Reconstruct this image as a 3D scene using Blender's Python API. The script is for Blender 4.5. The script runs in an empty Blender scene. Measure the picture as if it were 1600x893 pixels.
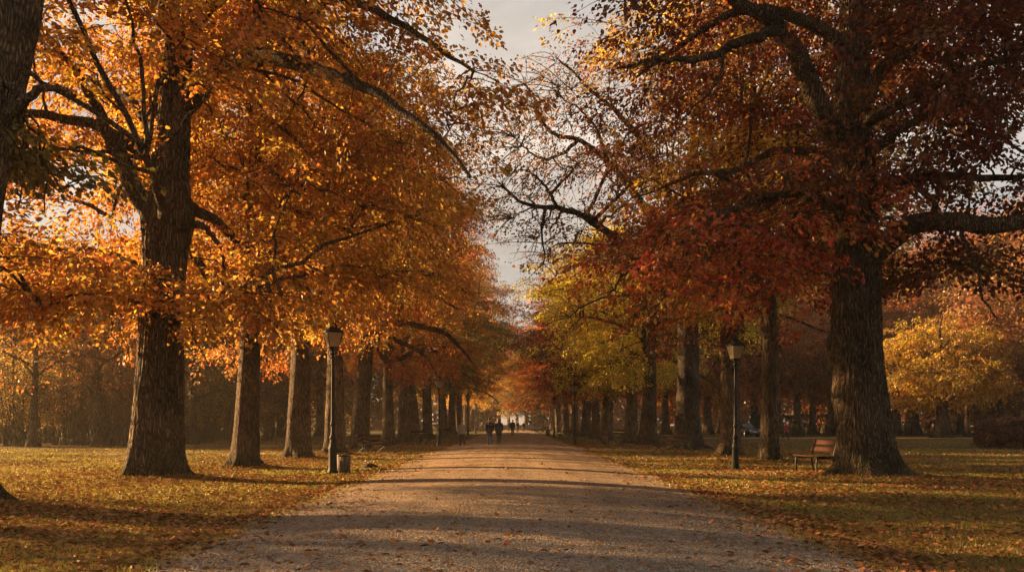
import bpy, math, random
import numpy as np

SC = bpy.context.scene
COL = SC.collection
R = math.radians
F = 1500.0          # focal length in pixels of a 1600 px wide picture
CAM_Z = 1.6
HOR = 661.0
SUN_AZ = -66.0      # degrees from +Y, negative = to the left
SUN_EL = 14.0

# ------------------------------------------------------------------ helpers
def G(px, py):
    d = py - HOR
    return ((px - 800.0) * CAM_Z / d, F * CAM_Z / d)

def W(px, py, Y, dy=0.0):
    y = Y + dy
    return ((px - 800.0) * y / F, y, CAM_Z + (HOR - py) * y / F)

class MB:
    def __init__(self):
        self.v, self.q, self.t, self.n = [], [], [], 0
        self.qa, self.ta = [], []
    def add(self, v, q=None, t=None, qa=None, ta=None):
        v = np.asarray(v, dtype=np.float64).reshape(-1, 3)
        if q is not None and len(q):
            q = np.asarray(q, dtype=np.int64).reshape(-1, 4)
            self.q.append(q + self.n)
            self.qa.append(np.zeros((len(q), 2)) if qa is None else qa)
        if t is not None and len(t):
            t = np.asarray(t, dtype=np.int64).reshape(-1, 3)
            self.t.append(t + self.n)
            self.ta.append(np.zeros((len(t), 2)) if ta is None else ta)
        self.v.append(v)
        self.n += len(v)
        return self
    def box(self, x0, x1, y0, y1, z0, z1, M=None):
        v = np.array([[x, y, z] for z in (z0, z1) for y in (y0, y1) for x in (x0, x1)], float)
        if M is not None:
            v = v @ np.array(M[0]).T + np.array(M[1])
        q = [(0, 2, 3, 1), (4, 5, 7, 6), (0, 1, 5, 4), (2, 6, 7, 3), (0, 4, 6, 2), (1, 3, 7, 5)]
        return self.add(v, q)
    def tubes(self, P, Rr, sides=5, cap=False):
        P = np.asarray(P, float); Rr = np.asarray(Rr, float)
        n, k, _ = P.shape
        T = np.gradient(P, axis=1)
        T /= np.linalg.norm(T, axis=2, keepdims=True) + 1e-9
        mean = T.mean(axis=1)
        ref = np.where(np.abs(mean[:, 2:3]) > 0.75, np.array([[0.0, 1.0, 0.0]]), np.array([[0.0, 0.0, 1.0]]))
        ref = np.repeat(ref[:, None, :], k, axis=1)
        A = np.cross(T, ref); A /= np.linalg.norm(A, axis=2, keepdims=True) + 1e-9
        B = np.cross(T, A)
        th = np.linspace(0, 2 * math.pi, sides, endpoint=False)
        c, s = np.cos(th), np.sin(th)
        V = P[:, :, None, :] + Rr[:, :, None, None] * (A[:, :, None, :] * c[None, None, :, None] + B[:, :, None, :] * s[None, None, :, None])
        idx = np.arange(n * k * sides).reshape(n, k, sides)
        a = idx[:, :-1, :]; b = np.roll(a, -1, axis=2)
        d = idx[:, 1:, :]; e = np.roll(d, -1, axis=2)
        q = np.stack([a, d, e, b], axis=-1).reshape(-1, 4)
        self.add(V.reshape(-1, 3), q)
        if cap:
            base = self.n - n * k * sides
            for i in range(n):
                for ring, rev in ((0, False), (k - 1, True)):
                    ids = idx[i, ring]
                    ctr = P[i, ring]
                    tri = []
                    m = self.n
                    self.v.append(ctr.reshape(1, 3)); self.n += 1
                    for j in range(sides):
                        x, y = base + ids[j], base + ids[(j + 1) % sides]
                        tri.append((m, x, y) if not rev else (m, y, x))
                    self.t.append(np.array(tri)); self.ta.append(np.zeros((len(tri), 2)))
        return self
    def tube(self, pts, rad, sides=8, cap=True):
        pts = np.asarray(pts, float)
        rad = np.full(len(pts), rad) if np.isscalar(rad) else np.asarray(rad, float)
        return self.tubes(pts[None], rad[None], sides, cap)
    def lathe(self, prof, sides=16, ctr=(0, 0, 0), phase=0.0, sq=None):
        prof = np.asarray(prof, float)
        th = np.linspace(0, 2 * math.pi, sides, endpoint=False) + phase
        k = len(prof)
        V = np.stack([prof[:, 0:1] * np.cos(th), prof[:, 0:1] * np.sin(th), np.repeat(prof[:, 1:2], sides, 1)], axis=-1) + np.array(ctr)
        idx = np.arange(k * sides).reshape(k, sides)
        a, d = idx[:-1], idx[1:]
        q = np.stack([a, np.roll(a, -1, 1), np.roll(d, -1, 1), d], -1).reshape(-1, 4)
        return self.add(V.reshape(-1, 3), q)
    def ell(self, c, r, n=10, m=14):
        ph = np.linspace(0.02, math.pi - 0.02, n)
        prof = np.stack([np.sin(ph), -np.cos(ph)], 1)
        th = np.linspace(0, 2 * math.pi, m, endpoint=False)
        V = np.stack([prof[:, 0:1] * np.cos(th) * r[0] + c[0], prof[:, 0:1] * np.sin(th) * r[1] + c[1], np.repeat(prof[:, 1:2], m, 1) * r[2] + c[2]], -1)
        idx = np.arange(n * m).reshape(n, m); a, d = idx[:-1], idx[1:]
        q = np.stack([a, np.roll(a, -1, 1), np.roll(d, -1, 1), d], -1).reshape(-1, 4)
        base = V.reshape(-1, 3)
        self.add(np.vstack([base, [[c[0], c[1], c[2] - r[2]], [c[0], c[1], c[2] + r[2]]]]), q,
                 [(n * m, (j + 1) % m, j) for j in range(m)] + [(n * m + 1, (n - 1) * m + j, (n - 1) * m + (j + 1) % m) for j in range(m)])
        return self
    def mesh(self, name, smooth=False, attr=False):
        me = bpy.data.meshes.new(name)
        V = np.vstack(self.v)
        Q = np.vstack(self.q) if self.q else np.zeros((0, 4), int)
        T = np.vstack(self.t) if self.t else np.zeros((0, 3), int)
        me.vertices.add(len(V)); me.vertices.foreach_set('co', V.astype(np.float32).ravel())
        nl = len(Q) * 4 + len(T) * 3
        me.loops.add(nl)
        me.loops.foreach_set('vertex_index', np.concatenate([Q.ravel(), T.ravel()]).astype(np.int32))
        me.polygons.add(len(Q) + len(T))
        st = np.concatenate([np.arange(len(Q)) * 4, len(Q) * 4 + np.arange(len(T)) * 3]).astype(np.int32)
        me.polygons.foreach_set('loop_start', st)
        if smooth:
            me.polygons.foreach_set('use_smooth', np.ones(len(Q) + len(T), bool))
        if attr:
            A = np.vstack(([np.vstack(self.qa)] if self.qa else []) + ([np.vstack(self.ta)] if self.ta else []))
            for i, nm in enumerate(('rnd', 'clump')):
                a = me.attributes.new(nm, 'FLOAT', 'FACE')
                a.data.foreach_set('value', A[:, i].astype(np.float32))
        me.update(calc_edges=True)
        return me
    def obj(self, name, mat, parent=None, smooth=False, attr=False):
        me = self.mesh(name, smooth, attr)
        if mat: me.materials.append(mat)
        return link(bpy.data.objects.new(name, me), parent)

def link(o, parent=None):
    COL.objects.link(o)
    if parent is not None: o.parent = parent
    return o

def tag(o, label=None, cat=None, group=None, kind=None):
    if label: o['label'] = label
    if cat: o['category'] = cat
    if group: o['group'] = group
    if kind: o['kind'] = kind
    return o

def empty(name, loc=(0, 0, 0), rz=0.0, sc=1.0):
    o = bpy.data.objects.new(name, None)
    o.empty_display_size = 0.3
    o.location = loc; o.rotation_euler = (0, 0, rz)
    o.scale = (sc,) * 3 if np.isscalar(sc) else sc
    return link(o)

def dup(o, parent=None):
    c = o.copy(); COL.objects.link(c); c.parent = parent
    for ch in list(o.children): dup(ch, c)
    return c

def place_dup(o, loc, rz, label, group=None, sc=None):
    c = dup(o); c.location = loc; c.rotation_euler = (0, 0, rz)
    if sc is not None: c.scale = (sc,) * 3
    c['label'] = label
    if group: c['group'] = group
    return c

# ------------------------------------------------------------------ materials
def newmat(name):
    m = bpy.data.materials.new(name); m.use_nodes = True
    nt = m.node_tree; nt.nodes.clear()
    out = nt.nodes.new('ShaderNodeOutputMaterial')
    return m, nt, out

def N(nt, typ, **kw):
    n = nt.nodes.new(typ)
    for k, v in kw.items():
        if k.startswith('i_'):
            key = k[2:]
            n.inputs[int(key) if key.isdigit() else key.replace('_', ' ')].default_value = v
        else:
            setattr(n, k, v)
    return n

def ramp(nt, stops, interp='LINEAR'):
    r = nt.nodes.new('ShaderNodeValToRGB'); r.color_ramp.interpolation = interp
    el = r.color_ramp.elements
    while len(el) < len(stops): el.new(0.5)
    for e, (p, c) in zip(el, stops):
        e.position = p; e.color = (*c, 1) if len(c) == 3 else c
    return r

def math_n(nt, op, a, b=None, clamp=False):
    n = nt.nodes.new('ShaderNodeMath'); n.operation = op; n.use_clamp = clamp
    for i, x in enumerate((a, b)):
        if x is None: continue
        if isinstance(x, (int, float)): n.inputs[i].default_value = x
        else: nt.links.new(x, n.inputs[i])
    return n.outputs[0]

def mixc(nt, f, a, b, blend='MIX'):
    n = nt.nodes.new('ShaderNodeMix'); n.data_type = 'RGBA'; n.blend_type = blend
    for sock, x in ((n.inputs[0], f), (n.inputs[6], a), (n.inputs[7], b)):
        if isinstance(x, (int, float)): sock.default_value = x
        elif isinstance(x, tuple): sock.default_value = (*x, 1) if len(x) == 3 else x
        else: nt.links.new(x, sock)
    return n.outputs[2]

def coords(nt, kind='Object', scale=(1, 1, 1)):
    tc = nt.nodes.new('ShaderNodeTexCoord')
    mp = nt.nodes.new('ShaderNodeMapping'); mp.inputs['Scale'].default_value = scale
    nt.links.new(tc.outputs[kind], mp.inputs['Vector'])
    return mp.outputs[0]

def noise(nt, vec, scale, detail=4, rough=0.55, dist=0.0):
    n = N(nt, 'ShaderNodeTexNoise', i_Scale=scale, i_Detail=detail, i_Roughness=rough, i_Distortion=dist)
    nt.links.new(vec, n.inputs['Vector'])
    return n.outputs['Fac']

def simple(name, col, rough=0.6, metal=0.0, var=0.25, scale=8.0, bump=0.0, spec=0.4):
    m, nt, out = newmat(name)
    b = nt.nodes.new('ShaderNodeBsdfPrincipled')
    v = coords(nt)
    f = noise(nt, v, scale, 5)
    r = ramp(nt, [(0.3, tuple(c * (1 - var) for c in col)), (0.7, tuple(min(1, c * (1 + var)) for c in col))])
    nt.links.new(f, r.inputs[0]); nt.links.new(r.outputs[0], b.inputs['Base Color'])
    b.inputs['Roughness'].default_value = rough; b.inputs['Metallic'].default_value = metal
    b.inputs['Specular IOR Level'].default_value = spec
    if bump:
        bp = N(nt, 'ShaderNodeBump', i_Strength=bump, i_Distance=0.02)
        nt.links.new(noise(nt, v, scale * 4, 4), bp.inputs['Height']); nt.links.new(bp.outputs[0], b.inputs['Normal'])
    nt.links.new(b.outputs[0], out.inputs[0])
    return m

def leaf_mat(name, trans=0.58, use_obj=True, col=(0.4, 0.14, 0.02), hue=0.05, tb=1.5):
    m, nt, out = newmat(name)
    at = N(nt, 'ShaderNodeAttribute', attribute_name='rnd')
    ac = N(nt, 'ShaderNodeAttribute', attribute_name='clump')
    hsv = nt.nodes.new('ShaderNodeHueSaturation')
    h = math_n(nt, 'ADD', math_n(nt, 'MULTIPLY', math_n(nt, 'SUBTRACT', ac.outputs['Fac'], 0.5), hue * 1.2),
               math_n(nt, 'MULTIPLY', math_n(nt, 'SUBTRACT', at.outputs['Fac'], 0.5), hue))
    h = math_n(nt, 'ADD', h, 0.5)
    nt.links.new(h, hsv.inputs['Hue'])
    vv = math_n(nt, 'ADD', math_n(nt, 'MULTIPLY', math_n(nt, 'POWER', math_n(nt, 'FRACT', math_n(nt, 'MULTIPLY', at.outputs['Fac'], 7.31)), 1.3), 0.85), 0.52)
    nt.links.new(vv, hsv.inputs['Value'])
    if use_obj:
        oi = nt.nodes.new('ShaderNodeObjectInfo'); nt.links.new(oi.outputs['Color'], hsv.inputs['Color'])
    else:
        hsv.inputs['Color'].default_value = (*col, 1)
    d = nt.nodes.new('ShaderNodeBsdfDiffuse'); t = nt.nodes.new('ShaderNodeBsdfTranslucent')
    nt.links.new(hsv.outputs[0], d.inputs[0])
    h2 = N(nt, 'ShaderNodeHueSaturation', i_Saturation=1.0, i_Value=tb, i_Hue=0.508)
    nt.links.new(hsv.outputs[0], h2.inputs['Color']); nt.links.new(h2.outputs[0], t.inputs[0])
    mx = N(nt, 'ShaderNodeMixShader', i_0=trans)
    nt.links.new(d.outputs[0], mx.inputs[1]); nt.links.new(t.outputs[0], mx.inputs[2])
    gl = N(nt, 'ShaderNodeBsdfGlossy', i_Roughness=0.42); gl.inputs[0].default_value = (1, 0.95, 0.9, 1)
    m2 = N(nt, 'ShaderNodeMixShader', i_0=0.035)
    nt.links.new(mx.outputs[0], m2.inputs[1]); nt.links.new(gl.outputs[0], m2.inputs[2])
    nt.links.new(m2.outputs[0], out.inputs[0])
    return m

def bark_mat(name, dark=(0.050, 0.035, 0.023), light=(0.235, 0.165, 0.104), sc=1.0, moss=True):
    m, nt, out = newmat(name)
    b = nt.nodes.new('ShaderNodeBsdfPrincipled'); b.inputs['Roughness'].default_value = 0.9
    b.inputs['Specular IOR Level'].default_value = 0.15
    tc = nt.nodes.new('ShaderNodeTexCoord'); oi = nt.nodes.new('ShaderNodeObjectInfo')
    off = nt.nodes.new('ShaderNodeVectorMath'); off.operation = 'ADD'
    nt.links.new(tc.outputs['Object'], off.inputs[0]); nt.links.new(math_n(nt, 'MULTIPLY', oi.outputs['Random'], 37.0), off.inputs[1])
    v0 = off.outputs[0]
    mp = nt.nodes.new('ShaderNodeMapping'); mp.inputs['Scale'].default_value = (sc * 1.9, sc * 1.9, sc * 0.22)
    nt.links.new(v0, mp.inputs['Vector']); v = mp.outputs[0]
    wv = nt.nodes.new('ShaderNodeVectorMath'); wv.operation = 'ADD'
    nz = N(nt, 'ShaderNodeTexNoise', i_Scale=2.2, i_Detail=3.0); nt.links.new(v0, nz.inputs['Vector'])
    sv = nt.nodes.new('ShaderNodeVectorMath'); sv.operation = 'SCALE'; sv.inputs['Scale'].default_value = 0.3
    nt.links.new(nz.outputs['Color'], sv.inputs[0]); nt.links.new(v, wv.inputs[0]); nt.links.new(sv.outputs[0], wv.inputs[1])
    vo = N(nt, 'ShaderNodeTexVoronoi', feature='DISTANCE_TO_EDGE', i_Scale=9.0); nt.links.new(wv.outputs[0], vo.inputs['Vector'])
    fine = noise(nt, wv.outputs[0], 34, 6, 0.65)
    h = math_n(nt, 'ADD', math_n(nt, 'MINIMUM', math_n(nt, 'MULTIPLY', vo.outputs['Distance'], 3.2), 1.0), math_n(nt, 'MULTIPLY', fine, 0.55))
    r = ramp(nt, [(0.18, dark), (0.75, light), (1.0, tuple(c * 1.35 for c in light))])
    nt.links.new(math_n(nt, 'MULTIPLY', h, 0.66), r.inputs[0])
    big = noise(nt, v0, 0.9, 5, 0.6)
    rb = ramp(nt, [(0.32, (0.45, 0.45, 0.46)), (0.5, (.95, .93, .9)), (0.7, (1.4, 1.32, 1.22))]); nt.links.new(big, rb.inputs[0])
    c = mixc(nt, 1.0, r.outputs[0], rb.outputs[0], 'MULTIPLY')
    rnd = math_n(nt, 'ADD', math_n(nt, 'MULTIPLY', oi.outputs['Random'], .5), .75)
    vm = nt.nodes.new('ShaderNodeVectorMath'); vm.operation = 'SCALE'; nt.links.new(c, vm.inputs[0]); nt.links.new(rnd, vm.inputs['Scale']); c = vm.outputs[0]
    # pale lichen blotches and damp dark patches near the foot
    rl = ramp(nt, [(.60, (0, 0, 0)), (.66, (1, 1, 1))]); nt.links.new(noise(nt, v0, 5.5, 5, .6), rl.inputs[0])
    c = mixc(nt, math_n(nt, 'MULTIPLY', rl.outputs[0], .35), c, (.20, .19, .15))
    sz = nt.nodes.new('ShaderNodeSeparateXYZ'); nt.links.new(tc.outputs['Object'], sz.inputs[0])
    foot = math_n(nt, 'SUBTRACT', 1.0, math_n(nt, 'MULTIPLY', sz.outputs['Z'], .8), True)
    rd = ramp(nt, [(.42, (0, 0, 0)), (.52, (1, 1, 1))]); nt.links.new(noise(nt, v0, 1.3, 4, .55), rd.inputs[0])
    c = mixc(nt, math_n(nt, 'MULTIPLY', math_n(nt, 'MULTIPLY', rd.outputs[0], foot), .7), c, (.022, .018, .013))
    if moss:
        rm0 = ramp(nt, [(.45, (0, 0, 0)), (.6, (1, 1, 1))]); nt.links.new(noise(nt, v0, 3.1, 6, .7), rm0.inputs[0])
        c = mixc(nt, math_n(nt, 'MULTIPLY', math_n(nt, 'MULTIPLY', rm0.outputs[0], foot), .6), c, (.06, .065, .02))
        rm = ramp(nt, [(0.52, (0, 0, 0)), (0.68, (1, 1, 1))]); nt.links.new(noise(nt, v0, 1.7, 6, 0.7), rm.inputs[0])
        c = mixc(nt, math_n(nt, 'MULTIPLY', rm.outputs[0], 0.4), c, (0.05, 0.055, 0.022))
    nt.links.new(c, b.inputs['Base Color'])
    bp = N(nt, 'ShaderNodeBump', i_Strength=1.0, i_Distance=0.08)
    nt.links.new(h, bp.inputs['Height']); nt.links.new(bp.outputs[0], b.inputs['Normal'])
    nt.links.new(b.outputs[0], out.inputs[0])
    return m

M = {}
M['leaf'] = leaf_mat('autumn_leaf')
M['litter'] = leaf_mat('fallen_leaf', trans=0.12, use_obj=False, col=(0.32, 0.135, 0.045), hue=0.035, tb=1.0)
M['grass'] = leaf_mat('grass_blade', trans=0.4, use_obj=False, col=(0.24, 0.19, 0.035), hue=0.05)
M['bark'] = bark_mat('ridged_bark')
M['bark_grey'] = bark_mat('grey_bark', (0.035, 0.03, 0.024), (0.16, 0.135, 0.105), 1.3)
M['iron'] = simple('painted_iron', (0.022, 0.022, 0.02), 0.45, 0.3, 0.35, 14, 0.15)
M['lamp_iron'] = simple('lamp_iron', (0.022, 0.019, 0.016), 0.65, 0.0, 0.3, 12, 0.12, 0.2)
M['lamp_dark'] = simple('lamp_dark_green', (0.012, 0.014, 0.012), 0.6, 0.0, 0.3, 12, 0.12, 0.2)
M['slat_red'] = simple('red_stained_wood', (0.038, 0.014, 0.008), 0.85, 0, 0.35, 10, 0.3, 0.1)
M['slat_brown'] = simple('weathered_wood', (0.12, 0.08, 0.055), 0.85, 0, 0.35, 10, 0.3, 0.1)
M['bin'] = simple('bin_wood', (0.11, 0.078, 0.05), 0.8, 0, 0.4, 16, 0.4)
M['soil'] = simple('dark_soil', (0.03, 0.02, 0.014), 0.95, 0, 0.4, 20, 0.6)
M['skin'] = simple('skin', (0.45, 0.26, 0.18), 0.5, 0, 0.05)
M['hair'] = simple('dark_hair', (0.025, 0.018, 0.013), 0.6)
M['black_cloth'] = simple('black_cloth', (0.022, 0.022, 0.025), 0.85, 0, 0.3, 30)
M['denim'] = simple('blue_denim', (0.06, 0.085, 0.14), 0.85, 0, 0.3, 30)
M['dark_trousers'] = simple('dark_trousers', (0.028, 0.03, 0.038), 0.85, 0, 0.3, 30)
M['beige_cloth'] = simple('beige_cloth', (0.30, 0.25, 0.18), 0.85, 0, 0.2, 30)
M['blue_knit'] = simple('blue_knit', (0.10, 0.19, 0.38), 0.9, 0, 0.2, 40)
M['grey_cloth'] = simple('grey_green_cloth', (0.05, 0.05, 0.045), 0.85, 0, 0.3, 30)
M['red_cloth'] = simple('red_cloth', (0.38, 0.035, 0.04), 0.8, 0, 0.2, 30)
M['white_cloth'] = simple('pale_blue_cloth', (0.5, 0.55, 0.62), 0.8, 0, 0.1, 30)
M['shoe'] = simple('shoe_leather', (0.02, 0.017, 0.015), 0.5)
M['car_paint'] = simple('dark_car_paint', (0.02, 0.022, 0.026), 0.22, 0.2, 0.1, 3, 0, 0.6)
M['car_glass'] = simple('car_glass', (0.03, 0.035, 0.04), 0.06, 0, 0.1, 3, 0, 0.8)
M['rubber'] = simple('tyre_rubber', (0.018, 0.018, 0.018), 0.8)
M['chrome'] = simple('bright_metal', (0.6, 0.6, 0.6), 0.25, 0.9, 0.05)
M['white_plastic'] = simple('white_lens', (0.75, 0.75, 0.72), 0.25, 0, 0.05)
M['stone'] = simple('pale_stone', (0.42, 0.40, 0.37), 0.8, 0, 0.15, 4)

def glass_mat():
    m, nt, out = newmat('frosted_lamp_glass')
    t = nt.nodes.new('ShaderNodeBsdfTranslucent'); t.inputs[0].default_value = (0.42, 0.34, 0.24, 1)
    d = nt.nodes.new('ShaderNodeBsdfDiffuse'); d.inputs[0].default_value = (0.38, 0.31, 0.22, 1)
    g = N(nt, 'ShaderNodeBsdfGlossy', i_Roughness=0.25)
    a = N(nt, 'ShaderNodeMixShader', i_0=0.6); b = N(nt, 'ShaderNodeMixShader', i_0=0.06)
    nt.links.new(d.outputs[0], a.inputs[1]); nt.links.new(t.outputs[0], a.inputs[2])
    nt.links.new(a.outputs[0], b.inputs[1]); nt.links.new(g.outputs[0], b.inputs[2])
    nt.links.new(b.outputs[0], out.inputs[0])
    return m
M['glass'] = glass_mat()

def ground_mat():
    m, nt, out = newmat('autumn_lawn')
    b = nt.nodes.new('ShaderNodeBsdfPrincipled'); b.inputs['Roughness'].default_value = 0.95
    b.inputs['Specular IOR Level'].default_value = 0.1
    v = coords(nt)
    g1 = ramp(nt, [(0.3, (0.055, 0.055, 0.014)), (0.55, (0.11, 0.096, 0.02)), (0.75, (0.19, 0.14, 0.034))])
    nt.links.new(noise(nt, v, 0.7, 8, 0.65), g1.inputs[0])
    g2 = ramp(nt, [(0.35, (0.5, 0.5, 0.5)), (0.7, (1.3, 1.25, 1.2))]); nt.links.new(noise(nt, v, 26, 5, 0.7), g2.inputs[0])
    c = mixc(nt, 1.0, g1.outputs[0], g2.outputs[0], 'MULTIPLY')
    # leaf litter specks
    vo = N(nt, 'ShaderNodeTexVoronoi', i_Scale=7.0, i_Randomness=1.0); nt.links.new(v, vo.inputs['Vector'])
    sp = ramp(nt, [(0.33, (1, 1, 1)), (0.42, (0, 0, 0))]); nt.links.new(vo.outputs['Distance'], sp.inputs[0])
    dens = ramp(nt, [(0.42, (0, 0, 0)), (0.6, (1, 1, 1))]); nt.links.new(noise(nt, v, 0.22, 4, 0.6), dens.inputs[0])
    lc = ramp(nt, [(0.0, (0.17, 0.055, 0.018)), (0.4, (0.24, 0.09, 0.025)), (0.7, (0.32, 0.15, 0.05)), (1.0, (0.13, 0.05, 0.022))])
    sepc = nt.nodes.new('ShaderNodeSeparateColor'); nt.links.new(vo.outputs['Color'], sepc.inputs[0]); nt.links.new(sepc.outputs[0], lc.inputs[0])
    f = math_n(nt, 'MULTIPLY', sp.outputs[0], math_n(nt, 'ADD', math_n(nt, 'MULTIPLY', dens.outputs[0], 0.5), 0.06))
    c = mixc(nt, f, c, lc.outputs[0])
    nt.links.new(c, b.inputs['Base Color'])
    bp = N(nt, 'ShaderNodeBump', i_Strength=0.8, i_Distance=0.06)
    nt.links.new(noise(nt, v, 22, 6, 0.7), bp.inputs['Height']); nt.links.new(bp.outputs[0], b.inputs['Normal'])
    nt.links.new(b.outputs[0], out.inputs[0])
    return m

def gravel_mat():
    m, nt, out = newmat('gravel')
    b = nt.nodes.new('ShaderNodeBsdfPrincipled'); b.inputs['Roughness'].default_value = 0.92
    b.inputs['Specular IOR Level'].default_value = 0.15
    v = coords(nt)
    vo = N(nt, 'ShaderNodeTexVoronoi', i_Scale=42.0); nt.links.new(v, vo.inputs['Vector'])
    vo2 = N(nt, 'ShaderNodeTexVoronoi', i_Scale=17.0); nt.links.new(v, vo2.inputs['Vector'])
    sep = nt.nodes.new('ShaderNodeSeparateColor'); nt.links.new(vo.outputs['Color'], sep.inputs[0])
    r = ramp(nt, [(0.0, (0.14, 0.095, 0.06)), (0.5, (0.285, 0.20, 0.128)), (1.0, (0.46, 0.345, 0.235))]); nt.links.new(sep.outputs[0], r.inputs[0])
    big = ramp(nt, [(0.3, (0.6, 0.56, 0.52)), (0.5, (.95, .92, .88)), (0.7, (1.15, 1.1, 1.04))]); nt.links.new(noise(nt, v, 0.55, 6, 0.65), big.inputs[0])
    c = mixc(nt, 1.0, r.outputs[0], big.outputs[0], 'MULTIPLY')
    # long worn streaks where people walk and carts roll
    tr = ramp(nt, [(.35, (.78, .76, .74)), (.6, (1.12, 1.11, 1.1))]); nt.links.new(noise(nt, coords(nt, 'Object', (1.0, .05, 1.0)), 1.5, 4, .6), tr.inputs[0])
    c = mixc(nt, 1.0, c, tr.outputs[0], 'MULTIPLY')
    # earth and leaf crumbs towards worn patches
    rm = ramp(nt, [(0.55, (0, 0, 0)), (0.72, (1, 1, 1))]); nt.links.new(noise(nt, v, 1.6, 8, 0.75), rm.inputs[0])
    c = mixc(nt, math_n(nt, 'MULTIPLY', rm.outputs[0], 0.5), c, (0.15, 0.095, 0.06))
    nt.links.new(c, b.inputs['Base Color'])
    h = math_n(nt, 'ADD', math_n(nt, 'MULTIPLY', vo.outputs['Distance'], -0.7), math_n(nt, 'MULTIPLY', vo2.outputs['Distance'], -0.9))
    h = math_n(nt, 'ADD', h, math_n(nt, 'MULTIPLY', noise(nt, v, 5, 6, 0.6), 1.4))
    bp = N(nt, 'ShaderNodeBump', i_Strength=1.0, i_Distance=0.035)
    nt.links.new(h, bp.inputs['Height']); nt.links.new(bp.outputs[0], b.inputs['Normal'])
    nt.links.new(b.outputs[0], out.inputs[0])
    return m
M['ground'] = ground_mat(); M['gravel'] = gravel_mat()

# ------------------------------------------------------------------ terrain
TREE_BASES = []   # (x, y, radius) filled below, mounds in the lawn

def wob(t, seed=0.0):
    return (np.sin(t * 0.83 + seed) * 0.5 + np.sin(t * 2.1 + seed * 1.7) * 0.28 + np.sin(t * 5.3 + seed * 2.3) * 0.14 + np.sin(t * 11.7 + seed) * 0.08)

PATH_W = 4.3
CROWN = 0.21
def path_edge(y, side):
    return PATH_W + 0.30 * wob(y, 1.3 if side < 0 else 4.1)

def ground_h(x, y):
    x = np.asarray(x, float); y = np.asarray(y, float)
    h = 0.03 * np.sin(x * 0.35 + 0.7) * np.sin(y * 0.27) + 0.02 * np.sin(x * 0.9 + y * 0.6)
    fade = np.clip((np.abs(x) - 3.4) / 2.5, 0, 1)
    h = h * fade
    crown = CROWN * np.clip(1 - (x / 4.9) ** 2, 0, None)
    h = h + crown
    for (bx, by, br) in TREE_BASES:
        d2 = (x - bx) ** 2 + (y - by) ** 2
        h = h + 0.12 * np.exp(-d2 / (2 * (br * 1.7) ** 2))
    return h

# ------------------------------------------------------------------ tree generator
LEAF_L = np.array([0.0, 0.30, 0.70, 1.0, 0.70, 0.30])
LEAF_S = np.array([0.0, -0.30, -0.25, 0.0, 0.25, 0.30])
LEAF_Z = np.array([0.0, 0.07, 0.05, -0.10, 0.05, 0.07])

def norm(a):
    return a / (np.linalg.norm(a, axis=-1, keepdims=True) + 1e-9)

def leaves(mb, pos, d, n, size, rnd, clump, simple_leaf=False, wide=1.0):
    d = norm(d); s = norm(np.cross(n, d)); n = np.cross(d, s)
    k = len(pos)
    V = (pos[:, None, :] + size[:, None, None] * (d[:, None, :] * LEAF_L[None, :, None] + s[:, None, :] * (LEAF_S * wide)[None, :, None] + n[:, None, :] * LEAF_Z[None, :, None]))
    if simple_leaf:
        V = V[:, [0, 1, 3, 5], :].copy()
        V[:, 1] += 0.15 * size[:, None] * d; V[:, 3] += 0.15 * size[:, None] * d
        b = np.arange(k)[:, None] * 4
        q = b + np.array([[0, 3, 2, 1]])
        a = np.stack([rnd, clump], 1)
    else:
        b = np.arange(k)[:, None] * 6
        q = np.concatenate([b + np.array([[0, 3, 2, 1]]), b + np.array([[0, 5, 4, 3]])])
        a = np.stack([np.tile(rnd, 2), np.tile(clump, 2)], 1)
    mb.add(V.reshape(-1, 3), q, qa=a)

def resample(P, k):
    P = np.asarray(P, float)
    d = np.concatenate([[0], np.cumsum(np.linalg.norm(np.diff(P, axis=0), axis=1))])
    t = np.linspace(0, d[-1], k)
    # smooth Catmull-like: cubic through np.interp of finer smoothing
    Q = np.stack([np.interp(t, d, P[:, i]) for i in range(3)], 1)
    for _ in range(max(1, k // (2 * len(P)))):
        Q[1:-1] = 0.25 * Q[:-2] + 0.5 * Q[1:-1] + 0.25 * Q[2:]
    return Q

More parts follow.
